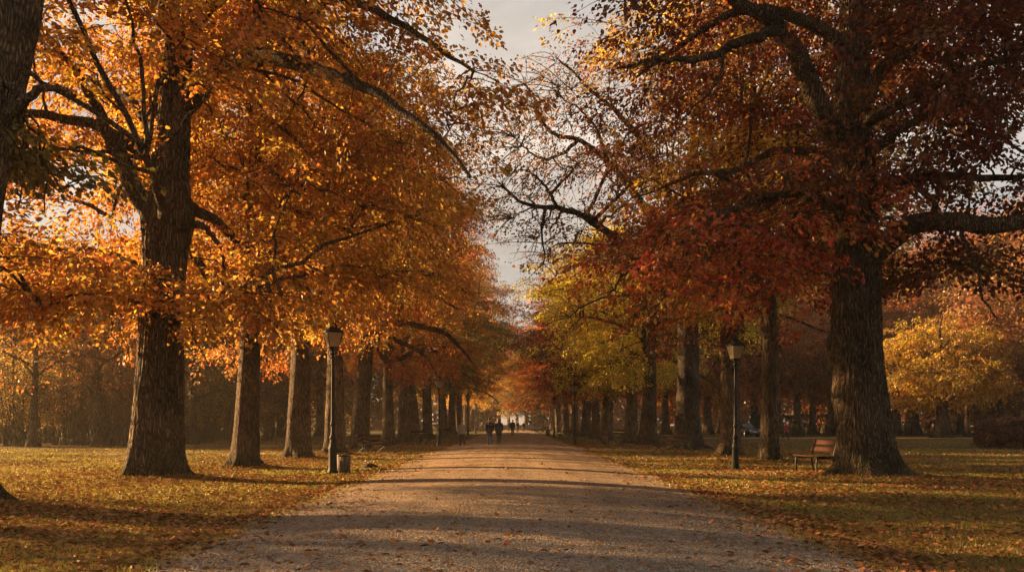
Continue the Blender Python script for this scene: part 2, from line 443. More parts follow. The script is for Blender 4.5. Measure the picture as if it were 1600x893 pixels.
def trunk_mesh(mb, P, rad, rings, sides, rg, ridges=13, amp=0.03, flare=0.6, burls=()):
    """tapered trunk with root flare and bark ridges as real relief"""
    Pn = resample(P, rings)
    d0 = np.concatenate([[0], np.cumsum(np.linalg.norm(np.diff(np.asarray(P, float), axis=0), axis=1))])
    dn = np.concatenate([[0], np.cumsum(np.linalg.norm(np.diff(Pn, axis=0), axis=1))]) 
    r = np.interp(dn / dn[-1], d0 / d0[-1], rad)
    th = np.linspace(0, 2 * math.pi, sides, endpoint=False)
    z = dn[:, None]; T = th[None, :]
    ph = rg.uniform(0, 6.28, 6)
    lobes = 0.5 + 0.5 * np.sin(5 * T + ph[0] + 0.4 * np.sin(2 * T + ph[1]))
    lob2 = np.clip(np.sin(7 * T + ph[4] + np.sin(3 * T + ph[2])), 0, 1)
    fl = flare * (np.exp(-z / 0.5) * (0.4 + 0.5 * lobes) + np.exp(-z / 0.2) * (0.9 * lobes ** 2 + 0.5 * lob2 - 0.25)) + 0.12 * np.exp(-z / 1.5) + 0.25 * np.exp(-z / 0.16) * (lobes ** 3 + .6 * lob2 ** 2 - .2)
    rid = np.abs(np.sin(0.5 * ridges * T + 0.9 * np.sin(z * 1.4 + ph[2]) + 0.7 * np.sin(z * 3.3 + 3 * T + ph[3]))) ** 0.6
    rid2 = np.sin(ridges * 2 * T + 1.3 * np.sin(z * 5 + ph[4]))
    lump = 0.05 * np.sin(2 * T + 0.7 * z + ph[5]) + 0.03 * np.sin(3 * T - 1.1 * z + ph[1]) 
    rr = r[:, None] * (1 + fl + lump) + amp * (rid - 0.6) + amp * 0.25 * rid2
    for (bz, bt, ba, bs) in burls:
        dt = np.angle(np.exp(1j * (T - bt)))
        rr = rr + ba * np.exp(-((z - bz) / bs) ** 2 - (dt / 0.6) ** 2)
    V = np.stack([Pn[:, 0:1] + rr * np.cos(T), Pn[:, 1:2] + rr * np.sin(T), np.repeat(Pn[:, 2:3], sides, 1)], -1)
    idx = np.arange(rings * sides).reshape(rings, sides); a, e = idx[:-1], idx[1:]
    q = np.stack([a, np.roll(a, -1, 1), np.roll(e, -1, 1), e], -1).reshape(-1, 4)
    mb.add(V.reshape(-1, 3), q)
    return Pn, r

def grow(seed, trunk, trad, limbs=(), n_limbs=12, limb_z=(4.5, 16), env=(0, 0, 12, 8, 8, 9), zmin=3.5,
         n_lump=80, per_lump=17, per_twig=58, leaf=0.13, lump_r=1.25, sides=28, rings=40, ridges=13, amp=0.02,
         flare=0.55, burls=(), lobes=0.3, inner=0.45, void=(), sec=1.0, simple_leaf=False, twig_keep=1.0, droop=0.25, extra_lumps=(),
         spray=(0.8, 0.5, 0.12), bare=0.0, limb_r=0.2):
    rg = np.random.default_rng(seed)
    bark = MB(); crown = MB()
    trunk = np.asarray(trunk, float)
    Pn, rn = trunk_mesh(bark, trunk, trad, rings, sides, rg, ridges, amp, flare, burls)
    ex, ey, ez, rx, ry, rz = env
    LP, LR = [], []
    for (pts, r0, r1) in limbs:
        Q = resample(pts, 22)
        Q[1:-1] += rg.normal(0, 0.045, (20, 3)) * min(1.0, r0 * 5)
        LP.append(Q); LR.append(np.linspace(r0, r1, 22) ** 1.0)
    az0 = rg.uniform(0, 6.28)
    for i in range(n_limbs):
        u = (i + rg.uniform(0, 0.7)) / n_limbs
        z = limb_z[0] + (limb_z[1] - limb_z[0]) * u ** 1.15
        j = int(np.argmin(np.abs(Pn[:, 2] - z)))
        p = Pn[j].copy()
        az = az0 + i * 2.4 + rg.uniform(-0.4, 0.4)
        el = R(rg.uniform(18, 42) + 32 * u)
        dirv = np.array([math.cos(az) * math.cos(el), math.sin(az) * math.cos(el), math.sin(el)])
        reach = 0.8 * (abs(math.cos(az)) * rx + abs(math.sin(az)) * ry) * (1.0 - 0.35 * u) * rg.uniform(0.75, 1.1)
        nst = 22; step = reach * 1.12 / nst
        pts = [p]
        for s in range(nst - 1):
            dirv = dirv + rg.normal(0, 0.13, 3) + np.array([0, 0, (-0.03 if el < 0.9 else 0.0)])
            dirv = dirv / np.linalg.norm(dirv)
            p = p + dirv * step; pts.append(p.copy())
        LP.append(np.array(pts))
        r0 = min(rn[j] * 0.62, limb_r * rg.uniform(0.7, 1.15))
        LR.append(r0 * np.linspace(1, 0.18, nst))
    LP = np.array(LP); LR = np.array(LR)
    bark.tubes(LP, LR, 9)
    limb_pts = LP[:, 5:, :].reshape(-1, 3); limb_rad = LR[:, 5:].reshape(-1)
    top = Pn[Pn[:, 2] > limb_z[0] + 2]
    limb_pts = np.vstack([limb_pts, top]); limb_rad = np.concatenate([limb_rad, np.full(len(top), 0.06)])
    # lumps inside a lobed envelope
    L = []
    kv = rg.normal(0, 1.6, (6, 3)); kp = rg.uniform(0, 6.28, 6)
    tries = 0
    while len(L) < n_lump and tries < n_lump * 40:
        tries += 1
        dv = norm(rg.normal(0, 1, 3))
        lob = 1 + lobes * 0.5 * sum(math.sin(float(kv[q] @ dv) * 2 + kp[q]) for q in range(6)) / 2.4
        rho = (inner ** 3 + (1 - inner ** 3) * rg.uniform()) ** (1 / 3) * lob
        p = np.array([ex + dv[0] * rx * rho, ey + dv[1] * ry * rho, ez + dv[2] * rz * rho])
        if p[2] < zmin + rg.uniform(0, 1.0): continue
        if any(((p[0] - a) / d) ** 2 + ((p[1] - b) / e) ** 2 + ((p[2] - c) / f) ** 2 < 1 for a, b, c, d, e, f in void): continue
        L.append(p)
    for e in extra_lumps: L.append(np.array(e, float))
    L = np.array(L)
    # secondaries: lump -> nearest limb point
    D = np.linalg.norm(L[:, None, :] - limb_pts[None], axis=2) + np.maximum(0, limb_pts[None, :, 2] - L[:, None, 2] - 0.5) * 0.6 + rg.uniform(0, 1.3, (len(L), len(limb_pts)))
    at = limb_pts[np.argmin(D, axis=1)]
    t = np.linspace(0, 1, 9)[None, :, None]
    ln = np.linalg.norm(L - at, axis=1)[:, None]
    ctl = 0.5 * (at + L) + np.concatenate([rg.normal(0, 0.12, (len(L), 2)) * ln, (0.16 * ln + rg.normal(0, 0.06, (len(L), 1)) * ln)], 1)
    S = at[:, None] * (1 - t) ** 2 + 2 * ctl[:, None] * t * (1 - t) + L[:, None] * t ** 2
    S[:, 1:-1] += rg.normal(0, 0.06, (len(L), 7, 3))
    SR = sec * np.clip(0.018 + 0.011 * ln, 0.02, 0.075) * np.linspace(1, 0.3, 9)[None]
    bark.tubes(S, SR, 6)
    # twigs
    npl = len(L) * per_lump
    C = np.repeat(L, per_lump, 0) + rg.normal(0, 1, (npl, 3)) * np.array([lump_r, lump_r, lump_r * 0.45])
    C = C[C[:, 2] > zmin - 0.5]
    if void:
        k = np.ones(len(C), bool)
        for a, b, c, d, e, f in void:
            k &= ((C[:, 0] - a) / d) ** 2 + ((C[:, 1] - b) / e) ** 2 + ((C[:, 2] - c) / f) ** 2 > 1
        C = C[k]
    allp = np.vstack([S[:, 2:].reshape(-1, 3), limb_pts])
    near = np.empty(len(C), int)
    for i0 in range(0, len(C), 200):
        cc = C[i0:i0 + 200]
        near[i0:i0 + 200] = np.argmin(((cc[:, None] - allp[None]) ** 2).sum(2), axis=1)
    at = allp[near]
    out = norm(C - at + np.concatenate([(C - np.array([ex, ey, 0]))[:, :2] * 0.12, np.zeros((len(C), 1))], 1))
    ln = np.linalg.norm(C - at, axis=1)[:, None]
    t = np.linspace(0, 1, 5)[None, :, None]
    tip = C + out * 0.35 - np.array([0, 0, 1]) * droop * 0.4
    ctl = 0.5 * (at + C) + np.array([0, 0, 1]) * 0.12 * ln + rg.normal(0, 0.1, (len(C), 3)) * ln
    TW = at[:, None] * (1 - t) ** 2 + 2 * ctl[:, None] * t * (1 - t) + tip[:, None] * t ** 2
    TR = sec * np.clip(0.007 + 0.006 * ln, 0.008, 0.02) * np.linspace(1, 0.3, 5)[None]
    bark.tubes(TW, TR, 3)
    # small side twiglets show where leaves are thin
    keep = rg.uniform(size=len(C)) > bare
    C = C[keep]; out = out[keep]
    # leaf sprays
    k = rg.poisson(per_twig, len(C)).clip(4)
    ci = np.repeat(np.arange(len(C)), k); m = len(ci)
    d = out[ci].copy(); d[:, 2] = d[:, 2] * 0.4 - droop
    d = norm(d)
    up = norm(np.array([0, 0, 1.0]) + rg.normal(0, 0.28, (len(C), 3)))[ci]
    s = norm(np.cross(up, d)); up = np.cross(d, s)
    a = rg.uniform(-1, 1, m); bb = rg.uniform(-1, 1, m)
    w = np.sqrt(np.clip(1 - a ** 2, 0.05, 1))
    size_c = rg.uniform(0.75, 1.25, len(C))[ci]
    pos = C[ci] + d * (a * spray[0] * size_c)[:, None] + s * (bb * w * spray[1] * size_c)[:, None] + up * (rg.normal(0, spray[2], m) - 0.14 * bb ** 2)[:, None]
    ld = norm(d * rg.uniform(0.2, 1.2, m)[:, None] + s * np.sign(bb)[:, None] * rg.uniform(0.1, 1.1, m)[:, None] + rg.normal(0, 0.3, (m, 3)) - np.array([0, 0, 0.3]))
    lnr = norm(up * 0.8 + rg.normal(0, 0.47, (m, 3)))
    sz = leaf * rg.uniform(0.65, 1.3, m)
    cl = np.clip(rg.normal(0.5, 0.22, len(C)), 0, 1)[ci]
    leaves(crown, pos, ld, lnr, sz, rg.uniform(size=m), cl, simple_leaf)
    return bark.mesh('trunk', True), crown.mesh('crown', False, True)

def straight_trunk(seed, H, r0, lean=0.3):
    rg = np.random.default_rng(seed + 900)
    n = 9
    z = np.linspace(0, H, n)
    x = np.cumsum(rg.normal(0, lean, n)) * np.linspace(0, 1, n); y = np.cumsum(rg.normal(0, lean, n)) * np.linspace(0, 1, n)
    x -= x[0]; y -= y[0]
    rad = r0 * np.interp(z / H, [0, 0.15, 0.35, 0.6, 1], [1.05, 0.95, 0.78, 0.42, 0.08])
    return np.stack([x, y, z], 1), rad

PROTO = {}
def proto(name, tm, cm, bark='bark', leaf='leaf'):
    tm.materials.append(M[bark]); cm.materials.append(M[leaf])
    PROTO[name] = (tm, cm)

TREE_GROUPS = {}
def plant(kind, x, y, color, label, cat='tree', rz=0.0, sc=1.0, group=None, name='tree', mound=True, z=None):
    e = empty(name, (x, y, 0.0 if z is None else z), rz, sc)
    tm, cm = PROTO[kind]
    t = link(bpy.data.objects.new('trunk', tm), e)
    c = link(bpy.data.objects.new('crown', cm), e)
    c.color = (*color, 1)
    tag(e, label, cat, group)
    return e
# ------------------------------------------------------------------ trees: prototypes
def rel(pts, base):
    return [(p[0] - base[0], p[1] - base[1], p[2]) for p in pts]

def hero(pts_px, Y, base):
    return rel([W(px, py, Y, dy) for (px, py, dy) in pts_px], base)

# --- the big orange tree, first of the orange row
B1 = (-10.25, 27.6)
t1 = hero([(243, 749, 0), (246, 650, 0), (252, 520, 0), (257, 400, 0), (263, 330, 0), (268, 260, 0), (273, 180, 0), (279, 80, 0), (286, -40, 0), (292, -160, 0), (300, -300, 0)], 27.6, B1)
r1 = [.70, .64, .60, .64, .60, .46, .42, .36, .28, .2, .07]
l1 = [
    (hero([(246, 380, -.15), (236, 335, -.35), (218, 300, -.5), (196, 262, -.8), (176, 222, -1.2), (150, 170, -1.8), (118, 105, -2.4)], 27.6, B1), .36, .09),
    (hero([(274, 190, 0), (300, 138, -.5), (338, 108, -1), (398, 88, -1.8), (470, 100, -2.6), (540, 122, -3.3), (600, 153, -4), (652, 192, -4.4), (700, 230, -4.8), (735, 275, -5.2)], 27.6, B1), .30, .04),
    (hero([(282, 60, 0), (330, 0, -.6), (400, -30, -1), (500, -20, -1), (600, 20, -1), (680, 70, -1), (740, 110, -1.2)], 27.6, B1), .26, .04),
    (hero([(240, 490, -.2), (205, 465, -1.2), (160, 455, -2.2), (110, 460, -3.0), (70, 480, -3.4)], 27.6, B1), .12, .02),
    (hero([(262, 480, -.3), (300, 455, -.9), (350, 440, -1.4), (400, 450, -1.7), (440, 460, -2)], 27.6, B1), .10, .02),
    (hero([(240, 430, .3), (190, 400, 1.2), (130, 385, 2), (80, 390, 2.6)], 27.6, B1), .11, .02),
    (hero([(285, 350, -.2), (318, 350, -.7), (345, 385, -1.0), (352, 420, -1.2)], 27.6, B1), .13, .03),
    (hero([(270, 230, .3), (200, 150, 1.6), (130, 120, 3), (70, 130, 4)], 27.6, B1), .18, .03),
]
v1 = [(0.9, -3.0, 6.9, 1.9, 4.6, 1.35), (0.1, -1.5, 2.6, 1.4, 3.5, 2.3), (1.1, -2.6, 10.4, 1.3, 4.0, 1.7), (-.2, -2.6, 8.6, 1.4, 3.6, 1.1)]
ex1 = rel([W(px, py, 27.6, dy) for (px, py, dy) in [(150, 500, -2), (100, 520, -2.5), (200, 520, -1.5), (60, 500, -3), (250, 470, -2.2), (320, 520, -1.8), (350, 470, -1.5), (180, 545, -2.2), (90, 470, -3), (420, 460, -2), (300, 555, -0.8), (140, 440, -2), (30, 470, -2), (330, 580, .5)]], B1)
proto('orange_hero', *grow(11, t1, r1, l1, n_limbs=9, limb_z=(7, 17), env=(-0.4, 0.2, 12.2, 9.6, 8.5, 9.6), zmin=4.6, n_lump=125, per_lump=14,
      per_twig=66, leaf=.152, sides=120, rings=130, ridges=26, amp=.04, flare=.32, burls=((7.6, 3.6, .16, .5), (7.4, 0.2, .14, .55), (6.9, 4.6, .1, .4)), void=v1, extra_lumps=ex1, inner=.35))

# --- the big dark red tree, first of the red row
B2 = (10.6, 28.6)
t2 = hero([(1358, 746, 0), (1348, 650, 0), (1340, 560, 0), (1338, 450, 0), (1338, 350, 0), (1338, 270, 0), (1334, 200, 0), (1332, 100, 0), (1335, 0, 0), (1338, -120, 0), (1342, -280, 0)], 28.6, B2)
r2 = [.80, .74, .69, .63, .60, .60, .50, .44, .38, .28, .08]
l2 = [
    (hero([(1330, 265, -.2), (1305, 205, -.4), (1280, 165, -.7), (1258, 110, -1), (1235, 58, -1.3), (1195, 28, -1.7), (1150, 0, -2), (1090, -60, -2.4)], 28.6, B2), .42, .10),
    (hero([(1215, 42, -1.5), (1180, 56, -2.0), (1130, 76, -2.4), (1090, 92, -2.8), (1050, 92, -3.2), (1010, 92, -3.6), (965, 105, -4)], 28.6, B2), .17, .03),
    (hero([(1345, 410, -.2), (1385, 378, -.8), (1420, 352, -1.3), (1455, 342, -1.7), (1500, 348, -2.0), (1550, 350, -2.3), (1620, 344, -2.6), (1700, 325, -2.9)], 28.6, B2), .34, .17),
    (hero([(1468, 345, -1.8), (1464, 322, -1.7), (1445, 297, -1.5), (1410, 278, -1.1), (1372, 268, -.6)], 28.6, B2), .12, .05),
    (hero([(1500, 352, -2), (1506, 380, -2.1), (1520, 400, -2.2), (1532, 430, -2.3), (1532, 460, -2.4), (1560, 500, -2.4)], 28.6, B2), .07, .02),
    (hero([(1328, 340, -.3), (1290, 312, -1), (1240, 300, -1.8), (1180, 312, -2.6), (1130, 332, -3.2), (1080, 350, -3.8), (1040, 375, -4.2)], 28.6, B2), .16, .02),
    (hero([(1338, 190, -.2), (1370, 120, -.5), (1420, 70, -.8), (1490, 20, -1.2), (1580, -30, -1.5)], 28.6, B2), .26, .06),
    (hero([(1345, 250, -.2), (1400, 205, -1.2), (1470, 170, -2.2), (1550, 140, -3)], 28.6, B2), .18, .04),
    (hero([(1130, 76, -2.4), (1128, 110, -2.6), (1105, 150, -2.8), (1080, 165, -3), (1060, 200, -3.1)], 28.6, B2), .06, .015),
]
v2 = [(-4.8, -1.0, 10.4, 2.6, 6, 1.7), (-0.25, -2.4, 10.5, .9, 2.6, 1.4), (-1.4, -2.6, 12.2, .8, 2.0, 1.5), (0, -1.6, 2.2, 1.6, 4, 2.9), (2.6, -4.4, 7.6, 2.4, 2.4, .7), (3.6, -2.2, 9.2, 1.2, 6, .9), (4.9, 0, 9.6, .7, 9, .9)]
ex2 = rel([W(px, py, 28.6, dy) for (px, py, dy) in [(1250, 330, -3), (1180, 350, -3.4), (1120, 380, -3.8), (1070, 400, -4), (1010, 370, -4.4), (1100, 440, -3.6), (1160, 420, -3), (1220, 400, -2.5), (1040, 440, -4), (1150, 480, -3), (1280, 300, -2), (1000, 420, -4.2)]], B2)
ex2b = rel([W(px, py, 28.6, dy) for (px, py, dy) in [(1430, 150, -2), (1500, 110, -2), (1560, 160, -1), (1480, 60, -1), (1420, 90, 1), (1540, 250, -2.5), (1590, 290, -1), (1450, 230, -2), (1400, 190, -2), (1570, 60, -2), (1600, 200, 0), (1480, 280, 1.5), (1600, 420, -1.5), (1450, 420, -1), (1560, 450, -1), (1400, 440, 1), (1300, 420, 1.5), (1500, 200, 2), (1440, 30, 2), (1590, 120, 2.5), (1620, 330, 2)]], B2)
proto('crimson_hero', *grow(23, t2, r2, l2, n_limbs=7, limb_z=(8, 17), env=(1.2, 0, 12.6, 9.2, 8.2, 9.4), zmin=6.0, n_lump=95, per_lump=14,
      per_twig=60, leaf=.15, sides=130, rings=130, ridges=30, amp=.05, flare=.55, burls=((4.0, 3.2, .17, .35), (4.7, 5.0, .08, .4), (2.4, 3.0, .08, .4)), void=v2, extra_lumps=ex2b, inner=.35))
Tr, rr_ = straight_trunk(25, 12, .3)
_bm, _cm = grow(25, np.array([(-1 - .25 * i, -1.2 - .1 * i, 8.2 + .2 * i) for i in range(9)]), np.full(9, .012), [l2[5]], n_limbs=0, limb_z=(-5, 3), env=(0, 0, 10, .1, .1, .1), zmin=5.0, n_lump=0, per_lump=10, per_twig=44, lump_r=1.7, leaf=.15, sides=5, rings=12, ridges=2, amp=0, flare=0, extra_lumps=ex2)
_bm.materials.append(M['bark']); _cm.materials.append(M['leaf']); BOUGH = (_bm, _cm)

# --- the dark trunk at the very edge of the picture
B0 = (-10.74, 17.9)
t0 = hero([(-100, 796, 0), (-90, 680, 0), (-72, 530, 0), (-62, 400, 0), (-50, 300, 0), (-26, 180, 0), (14, 20, 0), (35, -100, 0), (50, -300, 0)], 17.9, B0)
r0 = [.76, .68, .64, .62, .60, .58, .54, .4, .1]
l0 = [(hero([(-5, 190, -.2), (30, 160, -.3), (62, 138, -.4), (95, 132, -.4), (118, 148, -.5)], 17.9, B0), .13, .03)]
proto('olive_hero', *grow(31, t0, r0, l0, n_limbs=7, limb_z=(9.6, 13), env=(-6, -1.0, 11.5, 4.5, 4.5, 5.0), zmin=7.0, lump_r=.75, n_lump=10, per_lump=14,
      per_twig=52, leaf=.15, sides=90, rings=80, ridges=24, amp=.03, void=[(.9, -3, 5.5, 1.4, 3.5, 5.0)],
      extra_lumps=rel([W(px, py, 17.9, dy) for (px, py, dy) in [(0, 245, .6), (40, 265, .8), (75, 250, 1), (30, 320, .8), (70, 330, 1), (95, 295, 1.2), (10, 285, .4)]], B0)))

# --- row trees of several builds
def simple_tree(name, seed, H, r0, **kw):
    T, rd = straight_trunk(seed, H, r0, kw.pop('lean', .22))
    bark = kw.pop('bark', 'bark')
    proto(name, *grow(seed, T, rd, **kw), bark=bark)

simple_tree('tall_a', 41, 23, .58, n_limbs=13, limb_z=(5.5, 18), env=(0, 0, 13.0, 8.6, 8.4, 10), zmin=4.8, n_lump=85, per_lump=14, per_twig=52, leaf=.155, flare=.36, limb_r=.3, lean=.34, sides=48, rings=60, ridges=18, amp=.02)
simple_tree('tall_b', 47, 24, .52, n_limbs=12, limb_z=(6.0, 18), env=(0, 0, 13.4, 8.2, 8.8, 10), zmin=5.2, n_lump=85, per_lump=14, per_twig=52, leaf=.155, flare=.36, limb_r=.3, lean=.34, sides=48, rings=60, ridges=18, amp=.02)
simple_tree('tall_c', 53, 22, .55, n_limbs=14, limb_z=(5.2, 17), env=(0, 0, 12.5, 9.0, 8.6, 9.6), zmin=4.6, n_lump=85, per_lump=14, per_twig=52, leaf=.155, flare=.36, limb_r=.3, lean=.34, sides=48, rings=60, ridges=18, amp=.02)
simple_tree('slim', 59, 21, .33, n_limbs=11, limb_z=(7, 18), env=(0, 0, 13.5, 5.6, 5.6, 8), zmin=6.2, n_lump=60, per_lump=14, per_twig=52, leaf=.16, sides=40, rings=60, ridges=12, amp=.012)
simple_tree('low_spread', 61, 15, .52, n_limbs=13, limb_z=(4.6, 11), env=(0, 0, 8.6, 8.2, 7.2, 6), zmin=4.0, n_lump=66, per_lump=13, per_twig=54, leaf=.16, sides=48, rings=50, ridges=18, amp=.02)
# sparse old crown with bare crooked limbs reaching over the path
BS = (10.45, 57.0)
exs = rel([W(px, py, 57, dy) for (px, py, dy) in [(805, 300, -2), (818, 330, -2), (812, 255, -1.4), (825, 225, 0), (835, 160, 1), (822, 135, 1.2), (850, 120, 0), (868, 98, -1), (850, 185, 1), (860, 235, .4), (845, 290, -1.5), (880, 150, 0), (890, 110, -.5), (872, 280, -1), (900, 190, .5), (815, 190, .8), (830, 270, -1.2), (905, 260, 0), (840, 350, -1.6), (870, 350, -1.4), (910, 130, 0), (885, 205, 1), (800, 270, -2), (808, 230, -1), (826, 190, .5), (845, 150, 1), (858, 160, 1.2), (838, 205, .6), (852, 215, 1), (815, 315, -2), (832, 300, -1.8), (858, 312, -1.6), (865, 262, 0), (848, 262, -.4), (878, 225, .8), (862, 130, .4), (875, 120, -.6), (895, 150, .2), (800, 340, -2), (822, 360, -2), (812, 210, .4), (880, 320, -1.2)]], BS)
ls = [(hero([(1040, 470, 0), (1000, 410, -.5), (950, 362, -1), (910, 334, -1.4), (870, 322, -1.8), (835, 325, -2.1), (808, 312, -2.4), (785, 290, -2.6)], 57, BS), .34, .07),
      (hero([(1050, 400, 0), (1000, 310, .4), (950, 250, .6), (905, 215, .8), (870, 215, 1), (845, 190, 1.1), (835, 150, 1.2), (820, 130, 1.2)], 57, BS), .30, .05),
      (hero([(1055, 330, 0), (1010, 230, 0), (960, 170, -.4), (920, 140, -.6), (890, 105, -.8), (870, 90, -1)], 57, BS), .26, .05),
      (hero([(905, 215, .8), (880, 240, .6), (850, 250, .3), (825, 235, 0), (805, 215, -.2)], 57, BS), .13, .03),
      (hero([(870, 322, -1.8), (850, 285, -1.6), (828, 268, -1.5), (812, 262, -1.5)], 57, BS), .12, .03),
      (hero([(950, 250, .6), (930, 195, .4), (900, 165, .2), (872, 150, 0)], 57, BS), .13, .03)]
tS, rS = straight_trunk(67, 25, .70, .15)
proto('gnarled', *grow(67, tS, rS, ls, n_limbs=12, limb_z=(7, 21), env=(-1.0, 0, 15.4, 9.6, 8.0, 9.2), zmin=8.0, n_lump=110, per_lump=14, per_twig=10, leaf=.165, sec=1.8, sides=56, rings=60, ridges=20, amp=.02,
      lump_r=1.3, bare=.3, extra_lumps=exs, burls=((3.0, 3.6, .15, .4), (3.3, 5.6, .14, .35), (2.7, 4.6, .1, .3))), bark='bark_grey')
# trees of the park behind: fewer, larger leaf faces
simple_tree('park_a', 71, 15, .38, n_limbs=11, limb_z=(3.6, 12), env=(0, 0, 8.6, 5.8, 5.8, 6), zmin=3.0, n_lump=60, per_lump=12, per_twig=28, leaf=.30, sides=20, rings=24, ridges=9, amp=.015, simple_leaf=True, spray=(.9, .6, .2))
simple_tree('park_b', 73, 17, .34, n_limbs=11, limb_z=(4.2, 13), env=(0, 0, 10, 5.2, 5.4, 6.6), zmin=3.6, n_lump=60, per_lump=12, per_twig=28, leaf=.30, sides=20, rings=24, ridges=9, amp=.015, simple_leaf=True, spray=(.9, .6, .2))
simple_tree('park_brown', 78, 15, .30, n_limbs=12, limb_z=(1.6, 12), env=(0, 0, 7.6, 5.6, 5.6, 7.2), zmin=.9, n_lump=75, per_lump=13, per_twig=22, leaf=.27, sides=16, rings=24, ridges=9, amp=.01, simple_leaf=True, spray=(.9, .6, .2))
simple_tree('park_thin', 79, 16, .26, n_limbs=13, limb_z=(3.2, 14), env=(0, 0, 9.4, 4.6, 4.6, 6.6), zmin=3.0, n_lump=60, per_lump=12, per_twig=9, leaf=.24, sides=16, rings=24, ridges=9, amp=.01, simple_leaf=True, bare=.35, spray=(.9, .6, .2))
simple_tree('yellow_maple', 83, 13, .62, n_limbs=12, limb_z=(3.6, 10), env=(0, 0, 7.6, 6.6, 6.2, 5.6), zmin=2.7, n_lump=75, per_lump=13, per_twig=34, leaf=.26, sides=24, rings=30, ridges=12, amp=.02, simple_leaf=True)

def shrub_proto(name, seed, H, rad, n_stem, n_tw, per, leaf, colr=None):
    rg = np.random.default_rng(seed)
    b = MB(); c = MB()
    az = rg.uniform(0, 6.28, n_stem); sp = rad * np.sqrt(rg.uniform(0.05, 1, n_stem)); h = H * rg.uniform(.65, 1.05, n_stem)
    t = np.linspace(0, 1, 9)
    P = np.stack([np.stack([np.cos(a) * (.4 * s + .6 * s * t ** 1.2), np.sin(a) * (.4 * s + .6 * s * t ** 1.2), hh * (t ** .85)], 1) for a, s, hh in zip(az, sp, h)])
    P[:, 1:] += rg.normal(0, .05, (n_stem, 8, 3))
    P[:, 0, 2] = -0.05
    b.tubes(P, np.linspace(.035, .007, 9)[None] * rg.uniform(.7, 1.4, (n_stem, 1)), 4)
    pts = P[:, 2:].reshape(-1, 3)
    s0 = pts[rg.integers(0, len(pts), n_tw)]
    d = norm(np.concatenate([s0[:, :2] * .5 + rg.normal(0, .6, (n_tw, 2)), rg.uniform(.1, 1.1, (n_tw, 1))], 1))
    L = rg.uniform(.4, 1.1, n_tw)
    tt = np.linspace(0, 1, 4)[None, :, None]
    T = s0[:, None] + d[:, None] * L[:, None, None] * tt + rg.normal(0, .03, (n_tw, 4, 3))
    b.tubes(T, np.broadcast_to(np.linspace(.008, .003, 4), (n_tw, 4)), 3)
    ci = np.repeat(np.arange(n_tw), per); m = len(ci)
    u = rg.uniform(.2, 1.1, m)
    pos = s0[ci] + d[ci] * (L[ci] * u)[:, None] + rg.normal(0, .14, (m, 3))
    leaves(c, pos, norm(rg.normal(0, 1, (m, 3)) + [0, 0, -.3]), norm(rg.normal(0, 1, (m, 3)) + [0, 0, .6]), leaf * rg.uniform(.6, 1.3, m), rg.uniform(size=m), np.clip(rg.normal(.5, .2, n_tw), 0, 1)[ci], True)
    bm, cm = b.mesh('stems', True), c.mesh('foliage', False, True)
    proto(name, bm, cm, bark='bark_grey')
shrub_proto('thicket', 91, 5.6, 3.0, 80, 1500, 5, .13)
shrub_proto('bush', 93, 2.6, 1.7, 40, 900, 12, .10)

def plant_shrub(kind, x, y, color, label, group=None, rz=0.0, sc=1.0):
    e = empty('shrub', (x, y, 0), rz, sc)
    bm, cm = PROTO[kind]
    link(bpy.data.objects.new('stems', bm), e)
    c = link(bpy.data.objects.new('foliage', cm), e); c.color = (*color, 1)
    return tag(e, label, 'shrub', group)

# colours of the leaves themselves
ORANGE = (.42, .193, .036); GOLD = (.46, .27, .055); AMBER = (.37, .155, .034); RUST = (.36, .11, .022); OLIVE = (.16, .12, .022)
CRIMSON = (.15, .042, .019); RED = (.46, .10, .022); MAROON = (.15, .045, .02); YGREEN = (.52, .38, .045); GREEN = (.11, .11, .022); YELLOW = (.38, .225, .035)
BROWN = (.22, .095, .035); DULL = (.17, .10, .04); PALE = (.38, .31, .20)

def rx(px, Y): return (px - 800) * Y / F
ROW = []
def row(kind, px, Y, col, label, rz, sc, group):
    x = rx(px, Y)
    TREE_BASES.append((x, Y, .62 * (sc if np.isscalar(sc) else sc[0])))
    ROW.append((kind, x, Y, col, label, rz, sc, group))
GL, GR = 'trees of the orange row along the path', 'trees of the red and yellow row along the path'
ROW.append(('olive_hero', *B0, OLIVE, 'dark leaning trunk with dull olive leaves, cut off by the edge of the picture', 0, 1, GL)); TREE_BASES.append((*B0, .75))
ROW.append(('orange_hero', *B1, ORANGE, 'huge orange tree with a forked burled trunk, the first whole tree of the orange row', 0, 1, GL)); TREE_BASES.append((*B1, .75))
row('tall_a', 383, 34.3, ORANGE, 'orange tree with a bare straight trunk between the burled trunk and the forked one', .3, (.72, .72, .95), GL)
row('tall_c', 467, 42.8, AMBER, 'orange brown tree with a low fork just behind the tall lamp post', 2.0, (.86, .86, .95), GL)
row('tall_b', 524, 48.2, GOLD, 'golden tree whose trunk stands directly behind the tall lamp post', 4.1, (.84, .84, 1), GL)
row('tall_a', 561, 57, AMBER, 'amber tree rising behind the red bench with scrolled arms', 1.2, (.85, .85, 1), GL)
row('tall_c', 607, 64, RUST, 'rust brown tree beside the red bench, on its path side', 5.0, (.66, .66, .95), GL)
row('tall_b', 629, 74, ORANGE, 'orange tree with the pale grey trunk after the red bench', 2.6, (.7, .7, 1.0), GL)
row('tall_a', 648, 83, AMBER, 'amber tree between the pale grey trunk and the dark slatted bench', 3.9, (.8, .8, .95), GL)
row('low_spread', 668, 95, GREEN, 'low tree with dull green leaves near the second lamp of the orange row', .8, (.9, .9, 1.1), GL)
row('tall_c', 692, 112, ORANGE, 'orange tree just past the second lamp of the orange row', 4.4, (.95, .95, 1), GL)
row('tall_b', 706, 130, RUST, 'rust tree beside the person in the beige jacket', 3.0, (1, 1, 1), GL)
